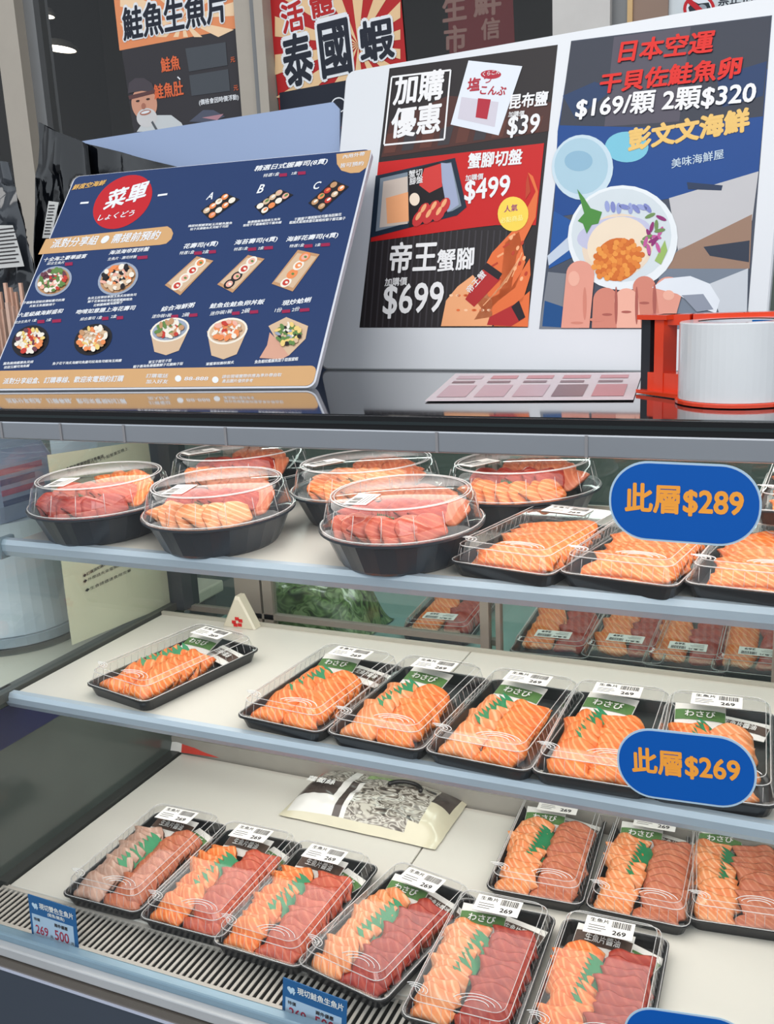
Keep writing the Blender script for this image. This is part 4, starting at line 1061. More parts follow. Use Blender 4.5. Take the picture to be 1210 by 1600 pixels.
# right poster
A = Art(ws); A.poly([(843, 514), (1167, 514), (1207, 24), (893, 64)], ink((70, 76, 90), .2), 1)
post = A.build('poster', wb, label='right poster with scallop bowl photo and red heading')
A = Art(ws); q = lambda *c: ink(c, .25)
A.poly([(872, 205), (884, 130), (1200, 108), (1186, 270), (1050, 310), (866, 340)], q(24, 70, 136), 2)
A.poly([(875, 196), (893, 66), (960, 57), (1205, 26), (1193, 182), (1040, 200)], q(58, 62, 74), 2.2); A.poly([(960, 58), (1080, 42), (1062, 190), (945, 198)], q(84, 80, 92), 2.3); A.poly([(1120, 120), (1199, 96), (1193, 150), (1130, 168)], q(36, 60, 100), 2.35); A.poly([(880, 150), (930, 128), (960, 140), (900, 186)], q(40, 62, 98), 2.35)
A.poly([(858, 420), (866, 330), (906, 352), (900, 400)], q(30, 82, 150), 2.4); A.poly([(856, 400), (902, 358), (905, 380), (858, 415)], q(190, 200, 214), 2.5)
A.poly([(1046, 310), (1186, 268), (1176, 345), (1060, 392)], q(190, 188, 190), 2.6); A.poly([(1060, 392), (1176, 335), (1172, 420), (1030, 420)], q(150, 120, 102), 2.7); A.poly([(1030, 420), (1062, 388), (1172, 372), (1168, 514), (1030, 514)], q(116, 126, 140), 2.6)
A.poly([(1100, 386), (1172, 376), (1171, 410), (1110, 400)], q(48, 56, 72), 3); A.poly([(1074, 285), (1130, 290), (1128, 298), (1076, 296)], q(40, 56, 84), 3)
A.poly([(843, 514), (857, 425), (905, 430), (905, 514)], q(120, 124, 132), 2.6); A.poly([(848, 510), (852, 470), (882, 480), (880, 512)], q(28, 76, 130), 3)
A.ellipse((980, 230), 34, 24, q(120, 190, 210), 3)
A.build('scene_print', post, label='blurred blue stall background print')
A = Art(ws); A.text('彭文文海鮮', (982, 238), (1172, 206), ink((232, 190, 110), .3), 4, bold=.05); A.text('美味海鮮屋', (1050, 264), (1132, 248), ink((190, 206, 220), .3), 4); A.build('sign_print', post, label='blurred yellow sign lettering')
A = Art(ws); A.ellipse((911, 262), 48, 51, q(196, 214, 224), 4); A.ellipse((909, 260), 42, 44, q(168, 198, 212), 4.3); A.ellipse((905, 252), 22, 16, q(140, 178, 200), 4.6)
A.ellipse((974, 372), 86, 82, q(226, 230, 232), 5); A.ellipse((972, 368), 78, 73, q(206, 214, 218), 5.3); A.ellipse((966, 385), 56, 50, q(226, 206, 184), 5.6, rot=-20); A.ellipse((960, 366), 58, 26, q(190, 190, 214), 5.7, rot=-10); A.ellipse((968, 384), 50, 44, q(232, 214, 190), 5.9, rot=-20)
A.build('bowl_picture', post, label='picture of a scallop bowl with its lid')
A = Art(ws); rnd = random.Random(3); ro = [q(220, 128, 54), q(230, 148, 66), q(206, 108, 44)]
A.ellipse((966, 406), 36, 33, ro[2], 6.2, rot=-30)
for i in range(70):
    a_ = 2.399*i; rr_ = math.sqrt((i+.5)/70); A.ellipse((966+38*rr_*math.cos(a_)+8*math.sin(a_)*rr_*-1, 406+32*rr_*math.sin(a_)), 4.6, 4.6, ro[i % 3], 6.5+.02*i, n=9)
A.build('roe_picture', post, label='picture of orange salmon roe')
A = Art(ws); A.poly([(903, 296), (914, 310), (924, 326), (942, 332), (936, 350), (926, 352), (918, 366), (912, 350), (904, 346), (914, 334)], q(74, 136, 62), 7)
for i in range(16): A.ellipse((1020+rnd.uniform(-12, 18), 358+rnd.uniform(-22, 34)), 9, 3, [q(140, 44, 110), q(190, 90, 150), q(110, 140, 84)][i % 3], 7+.05*i, rot=rnd.uniform(0, 180), n=10)
for i in range(8): A.ellipse((950+i*9, 322+rnd.uniform(-6, 6)), 9, 4, [q(150, 160, 206), q(126, 134, 190)][i % 2], 7, rot=rnd.uniform(0, 90), n=10)
A.poly([(1024, 408), (1040, 376), (1044, 392), (1034, 414)], q(150, 180, 100), 7); A.build('garnish_picture', post, label='picture of leaf and flower garnish')
A = Art(ws); sk = [q(222, 152, 134), q(206, 130, 112), q(232, 172, 152)]
for c0, c1, w_, m_ in (((908, 430), (900, 520), 22, 0), ((948, 470), (946, 520), 20, 1), ((980, 470), (984, 520), 19, 2), ((1008, 450), (1016, 520), 18, 1), ((1046, 455), (1030, 512), 22, 0)):
    dx, dy = c1[0]-c0[0], c1[1]-c0[1]; n_ = 12
    pts = [(c0[0]-w_*math.cos(t), c0[1]-w_*math.sin(t)) for t in (PI*k/n_ for k in range(n_+1))]+[(min(c1[0]+w_, 1166), 513), (c1[0]-w_, 513)]
    A.poly(pts, sk[m_], 7.5+.1*m_)
for x_, y_, w_, h_, m_ in ((898, 436, 9, 12, 2), (915, 475, 3, 26, 1), (934, 500, 12, 3, 1), (964, 478, 2.5, 30, 3), (996, 478, 2.5, 30, 3), (1024, 470, 3, 26, 3), (950, 492, 8, 2, 3), (980, 488, 8, 2, 3), (1008, 474, 8, 2, 3), (1046, 462, 9, 8, 2), (1040, 500, 14, 2, 1), (903, 505, 10, 2, 1)):
    A.ellipse((x_, y_), w_, h_, (sk+[q(168, 92, 82)])[m_], 8.3, n=14)
A.build('hand_picture', post, label='picture of fingers holding the bowl')
A = Art(ws); A.poly([(1020, 450), (1040, 436), (1080, 432), (1110, 444), (1126, 470), (1120, 490), (1090, 480), (1060, 460)], q(220, 224, 230), 8); A.poly([(1110, 444), (1170, 420), (1168, 490), (1126, 494)], q(196, 200, 206), 7.9); A.poly([(1066, 462), (1100, 460), (1116, 484), (1090, 488)], q(140, 146, 160), 8.2)
A.build('glove_picture', post, label='picture of a white plastic glove')
A = Art(ws); rd_ = ink((220, 40, 34), .3); A.text('日本空運', (966, 100), (1114, 84), rd_, 9, bold=.03, asp=.95, shear=.05); A.text('干貝佐鮭魚卵', (936, 149), (1157, 123), rd_, 9, bold=.035, asp=.92, shear=.05)
A.build('heading_lettering', post, label='red heading lettering')
A = Art(ws); A.text('$169/顆 2顆$320', (899, 189), (1180, 165), pw, 9, bold=.025, asp=.98); A.build('price_lettering', post, label='white price lettering')

# ---- flyers lying on the counter
fm = ink((222, 208, 212), .3); fk = ink((204, 172, 180), .3); fd = ink((140, 112, 118), .3); fr2 = ink((206, 140, 146), .3)
Mf = frame((0, 0, ZT+.0006), (1, 0, 0), (0, 1, 0)); fs_ = Sheet(Mf)
def flyer(quad, label, seed):
    b = MB(); q4 = [fs_.at(*p) for p in quad]
    o_ = q4[0]; r = empty('flyer', (o_.x, o_.y, ZT+.0006+seed*.0008)); b.loft([[Vector((p.x-o_.x, p.y-o_.y, z)) for p in q4] for z in (0, .0004)], fm); b.build('paper', r)
    A = Art(); rr_ = random.Random(seed)
    def bl(u, v): p = q4[0]*(1-u)*(1-v)+q4[1]*u*(1-v)+q4[2]*u*v+q4[3]*(1-u)*v; return (p.x-o_.x, p.y-o_.y)
    for i in range(5):
        u = .04+.19*i
        A.poly([bl(u, .1), bl(u+.15, .1), bl(u+.15, .5), bl(u, .5)], rr_.choice([fk, fd, fr2]), 3); A.poly([bl(u, .58), bl(u+.12, .58), bl(u+.12, .66), bl(u, .66)], fd, 3); A.poly([bl(u, .74), bl(u+.14, .74), bl(u+.14, .88), bl(u, .88)], rr_.choice([fk, fr2, fk]), 3)
    A.build('print', r, label='pink and dark red print'); tag(r, label, 'flyer', 'flyers lying on the counter')
flyer([(664, 628), (990, 626), (1004, 583), (712, 585)], 'pink printed flyer lying flat on the counter before the poster board', 1)

# ---- tape dispenser
td_or = mat('orange red plastic', (224, 62, 22), rough=0.25, var=0.06, coat=0.4); tape_m = mat('wound clear tape', (222, 224, 226), rough=0.25, var=0.03, spec=0.7, coat=0.5)
tcn = Vector((-.078, 1.020, ZT)); cut = Vector((-.178, 1.090, ZT))
td = empty('tape_dispenser', tcn); tag(td, 'orange-red tape dispenser with black cutter lying on counter at right edge', 'tape dispenser')
TRR, TH = .056, .076
dc = cut-tcn; ang = math.atan2(dc.y, dc.x); DL = dc.length
b = MB()
def bar(x0, x1, w0, w1, z0, z1):
    pts = [(x0, -w0/2), (x1, -w1/2), (x1, w1/2), (x0, w0/2)]
    return [[Vector((x, y, z)) for x, y in pts] for z in (z0, z1)]
RZ = Matrix.Rotation(ang, 4, 'Z')
n_ = 28; ring = lambda r_, z: [Vector((r_*math.cos(2*PI*k/n_), r_*math.sin(2*PI*k/n_), z)) for k in range(n_)]
b.loft([ring(.054, .0005), ring(.059, .001), ring(.059, .004), ring(.057, .005)], td_or)
b.loft(bar(.02, DL, .06, .030, .001, .005), td_or, M=RZ)
b.loft(bar(.045, DL-.012, .014, .020, .004, .024), td_or, M=RZ)
o = b.build('base_plate', td)
b = MB(); b.loft(bar(DL-.040, DL, .026, .030, TH+.004, TH+.009), td_or, M=RZ)
pts = [Vector((-.13, .030, TH+.006)), Vector((-.06, .052, TH+.006)), Vector((0, .060, TH+.006))] 
arm = [RZ @ Vector((DL-.02, 0, 0)), Vector((-.050, .052, 0)), Vector((.0, .060, 0)), Vector((.10, .058, 0))]
for p, q in zip(arm[:-1], arm[1:]):
    d_ = (q-p).normalized(); nn = Vector((-d_.y, d_.x, 0))*.010
    b.loft([[p-nn+Vector((0, 0, z)), q-nn+Vector((0, 0, z)), q+nn+Vector((0, 0, z)), p+nn+Vector((0, 0, z))] for z in (TH-.002, TH+.009)], td_or)
b.build('top_arm', td)
b = MB(); b.loft(bar(DL-.034, DL-.022, .020, .022, .004, TH+.004), td_or, M=RZ); b.build('side_wall', td)
b = MB(); b.loft(bar(DL-.014, DL, .018, .016, .004, TH+.004), mat('black cutter block', (34, 40, 46), rough=.3), M=RZ); blk_ = b.build('cutter_block', td, label='black cutter block')
b = MB()
for k in range(22):
    z = .006+k*.0032; b.add([RZ @ Vector(p) for p in ((DL, -.006, z), (DL, -.006, z+.003), (DL+.005, -.007, z+.0015), (DL, -.007, z), (DL, -.007, z+.003))], [(0, 1, 2), (3, 2, 4), (0, 2, 3), (1, 4, 2)], steel)
b.build('cutter_teeth', blk_, label='small metal teeth')
roll = empty('tape_roll', tcn+Vector((0, 0, .0052))); tag(roll, 'wide roll of clear packing tape in the orange dispenser', 'tape roll')
b = MB(); n_ = 56
b.loft([ring(.038, 0), ring(TRR, 0), ring(TRR, TH-.002), ring(TRR-.001, TH-.001), ring(.038, TH-.001)] if False else [[Vector((r_*math.cos(2*PI*k/n_), r_*math.sin(2*PI*k/n_), z)) for k in range(n_)] for r_, z in ((.0385, 0), (TRR, 0), (TRR, TH-.002), (TRR-.001, TH-.001), (.0385, TH-.001))], tape_m, cap0=False, cap1=False)
b.build('wound_tape', roll)
b = MB(); b.loft([[Vector((r_*math.cos(2*PI*k/n_), r_*math.sin(2*PI*k/n_), z)) for k in range(n_)] for r_, z in ((.0384, TH-.002), (.036, TH-.002), (.036, .001), (.0384, .001))], mat('white card core', (214, 214, 218), rough=.5), cap0=False, cap1=False)
core = b.build('core', roll, label='white card core with blue print')
b = MB(); bl_ = ink((20, 98, 170), .4)
def arcband(a0, a1, z0, z1, m_):
    k_ = 12; vs = []
    for i in range(k_+1):
        a = math.radians(a0+(a1-a0)*i/k_); vs += [(.0358*math.cos(a), .0358*math.sin(a), z0), (.0358*math.cos(a), .0358*math.sin(a), z1)]
    b.add(vs, [(2*i, 2*i+1, 2*i+3, 2*i+2) for i in range(k_)], m_)
arcband(20, 74, .02, TH-.003, bl_); arcband(96, 112, TH-.022, TH-.010, ink((40, 52, 120), .4))
b.build('core_print', core, label='blue printed label inside the core')

# ---- foil pouches and chopsticks at left
foil = mat('black shiny foil', (9, 11, 15), rough=0.09, var=0.3, scale=25, bump=0.35, spec=0.55)
foil_in = mat('smoky clear pouch film', (44, 48, 54), rough=0.13, var=0.3, scale=9, bump=0.35, spec=0.6)
lab_w = mat('pouch label', (196, 196, 194), rough=.5)
def pouch(name, corners, Y, thick, m_, lean, label, group, seed, labelquad=None):
    TLc, TRc, BRc, BLc = [on_y(*p, Y) for p in corners]
    o0 = Vector((BLc.x, Y, ZT+.001)); nx, ny = 26, 30
    b = MB()
    for s_ in (-1, 1):
        vs = []; fs = []
        for j in range(ny):
            for i in range(nx):
                u = i/(nx-1); v = j/(ny-1)
                p = (BLc*(1-u)+BRc*u)*(1-v)+(TLc*(1-u)+TRc*u)*v
                e = max(0, math.sin(PI*u))**.6*max(0, math.sin(PI*min(1, v*1.18)))**.5 if v < .85 else 0
                q = Vector((u*3+seed, v*4, s_*.5))
                w_ = noise.noise(q*1.6)*.012*(1 if v > .02 else 0)+(1-abs(noise.noise(q*2.2)))**6*.022*e+(1-abs(noise.noise(q*4.1)))**6*.010*e
                yy = s_*(thick*e*.5+.0006)+w_*(.5+.5*e)+lean*v
                if v > .85: yy += .006*math.sin(u*9+seed)
                vs.append(Vector((p.x, Y+yy, p.z))-o0)
        for j in range(ny-1):
            for i in range(nx-1):
                k = (j*nx+i, j*nx+i+1, (j+1)*nx+i+1, (j+1)*nx+i); fs.append(k if s_ < 0 else k[::-1])
        b.add(vs, fs, m_, True)
    r = empty(name, o0); b.build('film', r)
    if labelquad:
        qs = [on_y(*p, Y-thick*.5-.014+lean*.5)-o0 for p in labelquad]
        b = MB(); b.add(qs, [(0, 1, 2, 3)], lab_w)
        e0, e1 = qs[1]-qs[0], qs[3]-qs[0]
        for t in range(10):
            p = qs[0]+e1*(.10+.085*t)+Vector((0, -.0008, 0)); b.add([p+e0*.15, p+e0*(.85-.1*(t % 2)), p+e0*(.85-.1*(t % 2))+e1*.028, p+e0*.15+e1*.028], [(0, 1, 2, 3)], dark_ink)
        b.build('label', r, label='small white printed label')
    return tag(r, label, 'pouch', group)
pouch('foil_pouch', [(44, 188), (128, 226), (190, 640), (52, 640)], 1.36, .05, foil, .02, 'tall black shiny foil pouch standing behind upper left corner of menu board', 'dark pouches at left', 1, [(66, 372), (80, 372), (92, 316), (76, 314)])
pouch('foil_pouch', [(122, 222), (276, 262), (300, 560), (150, 600)], 1.375, .04, foil, .02, 'black shiny foil pouch lying back against the pale blue sheet', 'dark pouches at left', 5)
pouch('clear_pouch', [(-70, 240), (2, 252), (66, 480), (-60, 560)], 1.30, .05, foil_in, .02, 'smoky clear pouch with white label at far left photo edge', 'dark pouches at left', 9, [(-8, 420), (38, 416), (20, 352), (-14, 352)])
wood = mat('pale pink wooden stick paper', (214, 172, 150), rough=.6, var=.12, scale=60)
for i in range(7):
    p0 = on_y(-16+i*8, 442+(i % 3)*7, 1.235+.006*(i % 3)); b = MB()
    h_ = p0.z-ZT-.001
    b.box((-.0035, -.0035, 0), (.0035, .0035, h_*.80), mat('chopstick wrapper', (210, 176, 158), rough=.6, var=.15, scale=90)); b.box((-.003, -.002, h_*.80), (.003, .002, h_), wood)
    o = b.build('chopstick_packet'); o.location = (p0.x, p0.y, ZT+.001)
    tag(o, 'pinkish wrapped chopstick packet standing in the bundle at far left', 'chopsticks', 'chopstick packets at left')

# ================================================================== POUCHES INSIDE THE CASE
def pillow(name, cx, cy, z, w, l, h, rot, mats, label, seed, fn=None):
    r = empty(name, (cx, cy, z), rot); b = MB(); nx, ny = 64, 40
    for s_ in (1, -1):
        vs = []; fs = {}
        for j in range(ny):
            for i in range(nx):
                u = i/(nx-1)*2-1; v = j/(ny-1)*2-1
                e = max(0, 1-u**4)**1.0*max(0, 1-v*v)**1.15
                q = Vector((u*2.2+seed, v*1.8, s_))
                hh = h*.5*e*(1+.35*noise.noise(q*1.5))+.004*e*(1-abs(noise.noise(q*3.2)))
                zz = h*.42+s_*hh if s_ > 0 else max(.0, h*.42-hh*.9)
                zz = max(zz, .0004 if s_ < 0 else .001)
                edge = .006*noise.noise(Vector((u*4+seed, v*4, 9)))
                vs.append((u*w/2*(1+edge), v*l/2*(1+edge*2), zz-(h*.42-.002)*(1-min(1, e*2.2))))
        for j in range(ny-1):
            for i in range(nx-1):
                k = (j*nx+i, j*nx+i+1, (j+1)*nx+i+1, (j+1)*nx+i)
                m_ = fn((i+.5)/(nx-1)*2-1, (j+.5)/(ny-1)*2-1) if (fn and s_ > 0) else mats
                fs.setdefault(m_, []).append(k if s_ > 0 else k[::-1])
        for m_, ff in fs.items(): b.add(vs, ff, m_, True)
    b.build('film', r)
    return r
film_b = mat('cream pouch film', (206, 200, 176), rough=.22, var=.08, coat=.4); film_g = mat('grey pouch print', (112, 104, 96), rough=.25, var=.7, scale=75, coat=.4); film_l = mat('light grey pouch print', (170, 164, 154), rough=.25, coat=.4, var=.3, scale=60); film_d = mat('dark pouch print', (72, 62, 58), rough=.25, coat=.4, var=.3, scale=90)
film_gr = mat('green pouch print', (118, 158, 84), rough=.25, var=.5, scale=60, coat=.4); film_w = mat('white pouch print', (222, 220, 216), rough=.25, coat=.4); film_r = mat('red pouch stripe', (196, 58, 44), rough=.25, coat=.4)
def blotch(name, cols, scale, dist):
    M = bpy.data.materials.new(name); M.use_nodes = True; N = M.node_tree.nodes; L = M.node_tree.links
    bs = N['Principled BSDF']; bs.inputs['Roughness'].default_value = .25; bs.inputs['Coat Weight'].default_value = .4
    t = N.new('ShaderNodeTexCoord'); mp = N.new('ShaderNodeMapping'); mp.inputs['Scale'].default_value = (1, 1.8, 1); n = N.new('ShaderNodeTexNoise'); n.inputs['Scale'].default_value = scale; n.inputs['Distortion'].default_value = dist; n.inputs['Detail'].default_value = 1
    L.new(t.outputs['Object'], mp.inputs[0]); L.new(mp.outputs[0], n.inputs['Vector'])
    r = N.new('ShaderNodeValToRGB'); r.color_ramp.interpolation = 'LINEAR'; e = r.color_ramp.elements
    pos = (.30, .40, .47, .54, .64)
    while len(e) < 5: e.new(.5)
    for k in range(5): e[k].position = pos[k]; e[k].color = lin(cols[k])
    L.new(n.outputs['Fac'], r.inputs[0]); L.new(r.outputs[0], bs.inputs['Base Color'])
    MATS[name] = M; return M
film_p = blotch('mottled grey pouch print', ((58, 50, 46), (116, 108, 98), (206, 202, 192), (96, 88, 80), (190, 186, 174)), 34, 1.6)
film_gr = blotch('leafy green pouch print', ((60, 84, 40), (120, 160, 84), (176, 200, 140), (90, 130, 62), (160, 190, 120)), 60, 1.0)
def deco(u, v):
    if v > .92 or v < -.84 or abs(u) > .95: return film_b
    if u < -.84 and v > .3: return film_r
    if u < -.42: return (film_w if v < -.42 else film_d) if v < .05 else film_p
    if u < -.34: return film_w
    if u < -.24: return film_d if v < .2 else film_p
    if u < -.16 and v < .2: return film_w
    if v > .45 and -.3 < u < .2: return film_gr
    if v < -.62 and u > .6: return film_b
    if u > .72: return film_d if v > 0 else film_b
    return film_p
vc = on_z(583, 1250, .02)
vp = pillow('vegetable_pouch', vc.x, vc.y+.01, .001, .285, .165, .034, math.radians(-1), film_b, '', 2, deco)
tag(vp, 'cream and grey printed pouch with green top lying on the bottom deck back', 'pouch')
A = Art()
A.text('蘿蔔絲', (-.120, -.024), (-.068, -.022), white_ink, .0400/LAY, bold=.02)
hook = [(.040+.030*math.cos(a), .005+.020*math.sin(a)) for a in (PI*(.95-.95*k/12) for k in range(13))]
A.build('lettering', vp, label='white lettering on the dark print') 
b = MB(); b.tube([(x+.008, y+.008, .0385) for x, y in hook], .0035, mat('hook print black', (26, 24, 24), rough=.3), n=6); b.build('hook_print', vp, label='black curved mark')
pk = on_z(322, 1158, .02)
fp2 = pillow('flat_packet', pk.x, pk.y+.0, .001, .170, .050, .034, math.radians(4), film_w, '', 6, lambda u, v: film_r if v < -.75 and u > -.5 else (film_g if abs(u) < .85 and abs(v) < .6 else film_w))
tag(fp2, 'white and grey flat packet with red edge at the deck back left corner', 'packet')
gp = on_y(500, 975, 1.60)
gpl = pillow('green_leaf_bag', gp.x, 1.60, .2012, .25, .17, .115, math.radians(-4), blotch('green leaf bag film', ((40, 58, 32), (72, 98, 52), (118, 146, 92), (66, 92, 50), (140, 164, 116)), 22, 1.4), '', 4)
tag(gpl, 'clear bag full of green leaves on the rear counter behind the middle shelf', 'bag')
# triangular white rice ball pack
tp = on_z(379, 978, ZS2); r = empty('rice_ball_pack', (tp.x, tp.y, ZS2+.0005)); tag(r, 'white triangular rice ball pack with red mark at the back edge of the middle shelf', 'rice ball')
hz = on_y(376, 930, tp.y).z-ZS2; hw = .034
b = MB(); tri = lambda s_, y: [Vector((-hw*s_, y, .0)), Vector((hw*s_, y, 0)), Vector((hw*.12, y, hz*s_)), Vector((-hw*.12, y, hz*s_))]
b.loft([tri(.9, -.012), tri(1, -.009), tri(1, .009), tri(.9, .012)], mat('rice ball film', (206, 198, 178), rough=.3, var=.08, coat=.3)); b.build('film', r)
A = Art(); 
b = MB(); rdm = ink((196, 40, 40), .4)
for dx, dz in ((-.009, .010), (-.002, .017), (.005, .014), (.003, .006), (-.006, .005)): b.box((dx-.004, -.0128, dz-.003), (dx+.004, -.0118, dz+.003), rdm)
b.build('red_mark', r, label='red printed mark')

# papers on the outside of the side glass
paper = mat('aged notice paper', (196, 190, 164), rough=.6, var=.04, scale=6); XP = XL-.020
def notice(quad, label, lines, name='notice_sheet'):
    qs = [on_x(*p, XP) for p in quad]; o0 = qs[0].copy(); r = empty(name, o0)
    b = MB(); vs = [q-o0 for q in qs]; b.add([v+Vector((dx, 0, 0)) for dx in (0, -.001) for v in vs], [(0, 1, 2, 3), (7, 6, 5, 4), (0, 4, 5, 1), (1, 5, 6, 2), (2, 6, 7, 3), (3, 7, 4, 0)], paper); b.build('paper', r)
    b = MB()
    Ms = frame(o0+Vector((.0012, 0, 0)), (0, 1, 0), (0, 0, 1)); ss = Sheet(Ms)
    A = Art(ss)
    for tx, l, r_, bd in lines: A.text(tx, l, r_, dark_ink, 1, bold=bd*.6, h=.006)
    o = A.build('lettering', r, label='small black lettering'); o.matrix_parent_inverse = Matrix.Identity(4)
    o.matrix_basis = Matrix.Translation((.0012, 0, 0)) @ Ms.to_3x3().to_4x4()
    return tag(r, label, 'notice', 'notice papers on the side glass')
notice([(113, 1008), (268, 944), (231, 688), (74, 711)], 'large cream notice sheet with small black lines on the left side glass',
       [('◆門市營業時間注意事項', (103, 736), (162, 715), .03), ('週一至週日每日上午十點營業至晚上', (105, 742), (200, 703), .01), ('歡迎來電詢問', (118, 751), (152, 738), .0),
        ('◆訂購須知請詳閱', (130, 903), (172, 880), .02), ('◆外帶請先來電預訂', (130, 912), (190, 884), .01), ('◆生食請儘速食用完畢', (133, 926), (205, 893), .01)])
notice([(262, 800), (330, 770), (322, 690), (250, 705)], 'narrow cream notice sheet at the rear corner of the left side glass', [('◆', (275, 720), (282, 717), .02)]) if False else None

# ---- things on a side table left of the case
st = empty('side_table', (-1.42, 1.2, -0.6)); tag(st, 'cream side table standing outside the left side glass', 'table')
b = MB(); b.box((-.30, -.45, .835), (.27, .45, .86), mat('cream table top', (198, 196, 180), rough=.4)); bevel(b.build('table_top', st), .004)
for sx_ in (-.27, .24):
    for sy_ in (-.41, .41):
        b = MB(); b.box((sx_-.02, sy_-.02, 0), (sx_+.02, sy_+.02, .835), mat('grey table leg', (110, 112, 112))); b.build('leg', st)
dc_ = on_y(22, 960, 1.26)
dr = empty('plastic_bucket', (dc_.x, 1.26, .2605)); tag(dr, 'large white plastic bucket standing upside down on its lid on the side table', 'bucket')
pm = mat('white bucket plastic', (196, 204, 210), rough=.35, var=.05, scale=4)
b = MB(); b.cyl((0, 0, .03), .118, .20, pm, 40, r2=.105); b.build('body', dr)
b = MB(); b.cyl((0, 0, 0), .128, .012, glass('smoky lid plastic', (.7, .76, .8), base=.1), 40, r2=.132); b.cyl((0, 0, .013), .126, .016, mat('bucket rim', (150, 160, 168), rough=.3), 40); b.build('lid', dr, label='smoky grey lid')
pg = empty('wrapped_pack', (dc_.x-.02, 1.25, .4912)); tag(pg, 'bluish wrapped pack with pink print stacked on the white bucket', 'pack')
b = MB(); b.loft([rrect(.20, .15, 0, .02), rrect(.215, .16, .03, .02), rrect(.21, .155, .10, .02), rrect(.19, .14, .125, .02)], mat('bluish pack film', (150, 160, 186), rough=.25, var=.25, scale=18, coat=.4)); b.build('film', pg)
b = MB()
for k in range(4): b.box((-.095, -.0805, .030+.018*k), (-.02+.03*(k % 2), -.079, .040+.018*k), ink((176, 110, 132), .4)); b.box((.1055, -.06, .030+.018*k), (.1075, .02+.02*(k % 2), .040+.018*k), ink((176, 110, 132) if k % 2 else (96, 104, 136), .4))
b.build('print', pg, label='pink and blue print')
wp = on_y(96, 700, 1.42)
o = MB().box((-.06, -.05, 0), (.06, .05, .46), mat('pale carton', (196, 208, 214), rough=.5)).build('carton'); bevel(o, .003); o.location = (-1.335, 1.50, .2605)
tag(o, 'tall pale carton standing on the side table behind the notice sheet', 'carton')

# ================================================================== POSTERS ON THE SHOP WINDOW
Mq = frame((0, YW-.004, 0), (1, 0, 0), (0, 0, 1)); qs_ = Sheet(Mq)
def wall_sheet(name, quad, m_, label, cat, group=None, dz=0):
    ps = [qs_.at(*p) for p in quad]; x0 = min(p.x for p in ps); x1 = max(p.x for p in ps); z0 = min(p.y for p in ps); z1 = max(p.y for p in ps)
    r = empty(name, M=Matrix(((1, 0, 0, 0), (0, 0, -1, YW-.004-dz), (0, 1, 0, 0), (0, 0, 0, 1)))); s = Sheet(Matrix(((1, 0, 0, 0), (0, 0, -1, YW-.004-dz), (0, 1, 0, 0), (0, 0, 0, 1))))
    b = MB(); b.add([(p.x, p.y, z) for z in (0, -.001) for p in ps], [(0, 1, 2, 3), (7, 6, 5, 4), (0, 4, 5, 1), (1, 5, 6, 2), (2, 6, 7, 3), (3, 7, 4, 0)], m_); b.build('paper', r)
    return tag(r, label, cat, group), s
pk_b = ink((58, 56, 60), .5); sun_o = ink((226, 142, 96), .5); sun_c = ink((240, 206, 168), .5); ink_d = ink((36, 40, 52), .5); red2 = ink((176, 38, 40), .5); bei = ink((226, 190, 146), .5)
def yline(x): return 80-(x-190)*.172
p1, s1 = wall_sheet('window_poster', [(217, 260), (385, 232), (360, -60), (174, -32)], pk_b, 'salmon sashimi window poster with a smiling bearded chef, left of window frame', 'poster')
A = Art(s1); A.poly([(187, 79), (371, 44), (360, -58), (175, -30)], sun_o, 1)
ctr = (285, 30)
for k in range(12):
    a0 = 2*PI*k/12+.2; a1 = a0+.26
    pts = [ctr]
    for a in (a0, a1):
        dx, dy = math.cos(a), math.sin(a); t = 1e9
        if dx > 0: t = min(t, (366-ctr[0])/dx)
        if dx < 0: t = min(t, (188-ctr[0])/dx)
        if dy > 0: t = min(t, 28/dy)
        if dy < 0: t = min(t, -65/dy)
        pts.append((ctr[0]+dx*t, ctr[1]+dy*t))
    A.poly(pts, sun_c, 2)
A.build('sunburst', p1, label='orange and cream sunburst')
A = Art(s1)
def outlined(A, tx, l, r_, m_, om, asp=1.2, lay=4, sh=0.0, b0=.03, b1=.09):
    w_ = text2d(tx, 0.0)[2]; A.text(tx, l, r_, om, lay, asp=asp, bold=b1, shear=sh)
    k_ = (b1-b0)/(w_+2*b1); dx, dy = r_[0]-l[0], r_[1]-l[1]; a_ = asp*dx*k_
    A.text(tx, (l[0]+dx*k_, l[1]+dy*k_-a_*.9), (r_[0]-dx*k_, r_[1]-dy*k_-a_*.9), m_, lay+2, asp=asp, bold=b0, shear=sh)
outlined(A, '鮭魚生魚片', (192, 68), (358, 36), ink_d, wht, 1.25, 4, .05)
A.build('heading_lettering', p1, label='black brush heading with white outline')
orl = ink((216, 104, 66), .5)
A = Art(s1); A.text('鮭魚', (253, 114), (283, 109), orl, 4, bold=.03, asp=1.2); A.text('鮭魚肚', (242, 156), (288, 149), orl, 4, bold=.03, asp=1.2); A.text('元', (361, 98), (368, 97), orl, 4); A.text('元', (366, 142), (373, 141), orl, 4); A.text('、', (278, 126), (283, 125), wht, 4); A.build('orange_lettering', p1, label='orange dish names')
A = Art(s1); cov = ink((74, 78, 84), .4); A.poly([(290, 76), (353, 66), (356, 102), (296, 112)], cov, 3); A.poly([(296, 118), (357, 108), (360, 142), (300, 150)], cov, 3); A.build('price_cover', p1, label='grey strips covering the prices')
A = Art(s1); A.text('(價格會因時價浮動)', (312, 166), (374, 157), wht, 4, bold=.02); A.build('note_lettering', p1)
A = Art(s1); skn = ink((206, 150, 126), .5); skd = ink((170, 112, 94), .5); brd = ink((206, 204, 204), .5); hat = ink((76, 70, 76), .5)
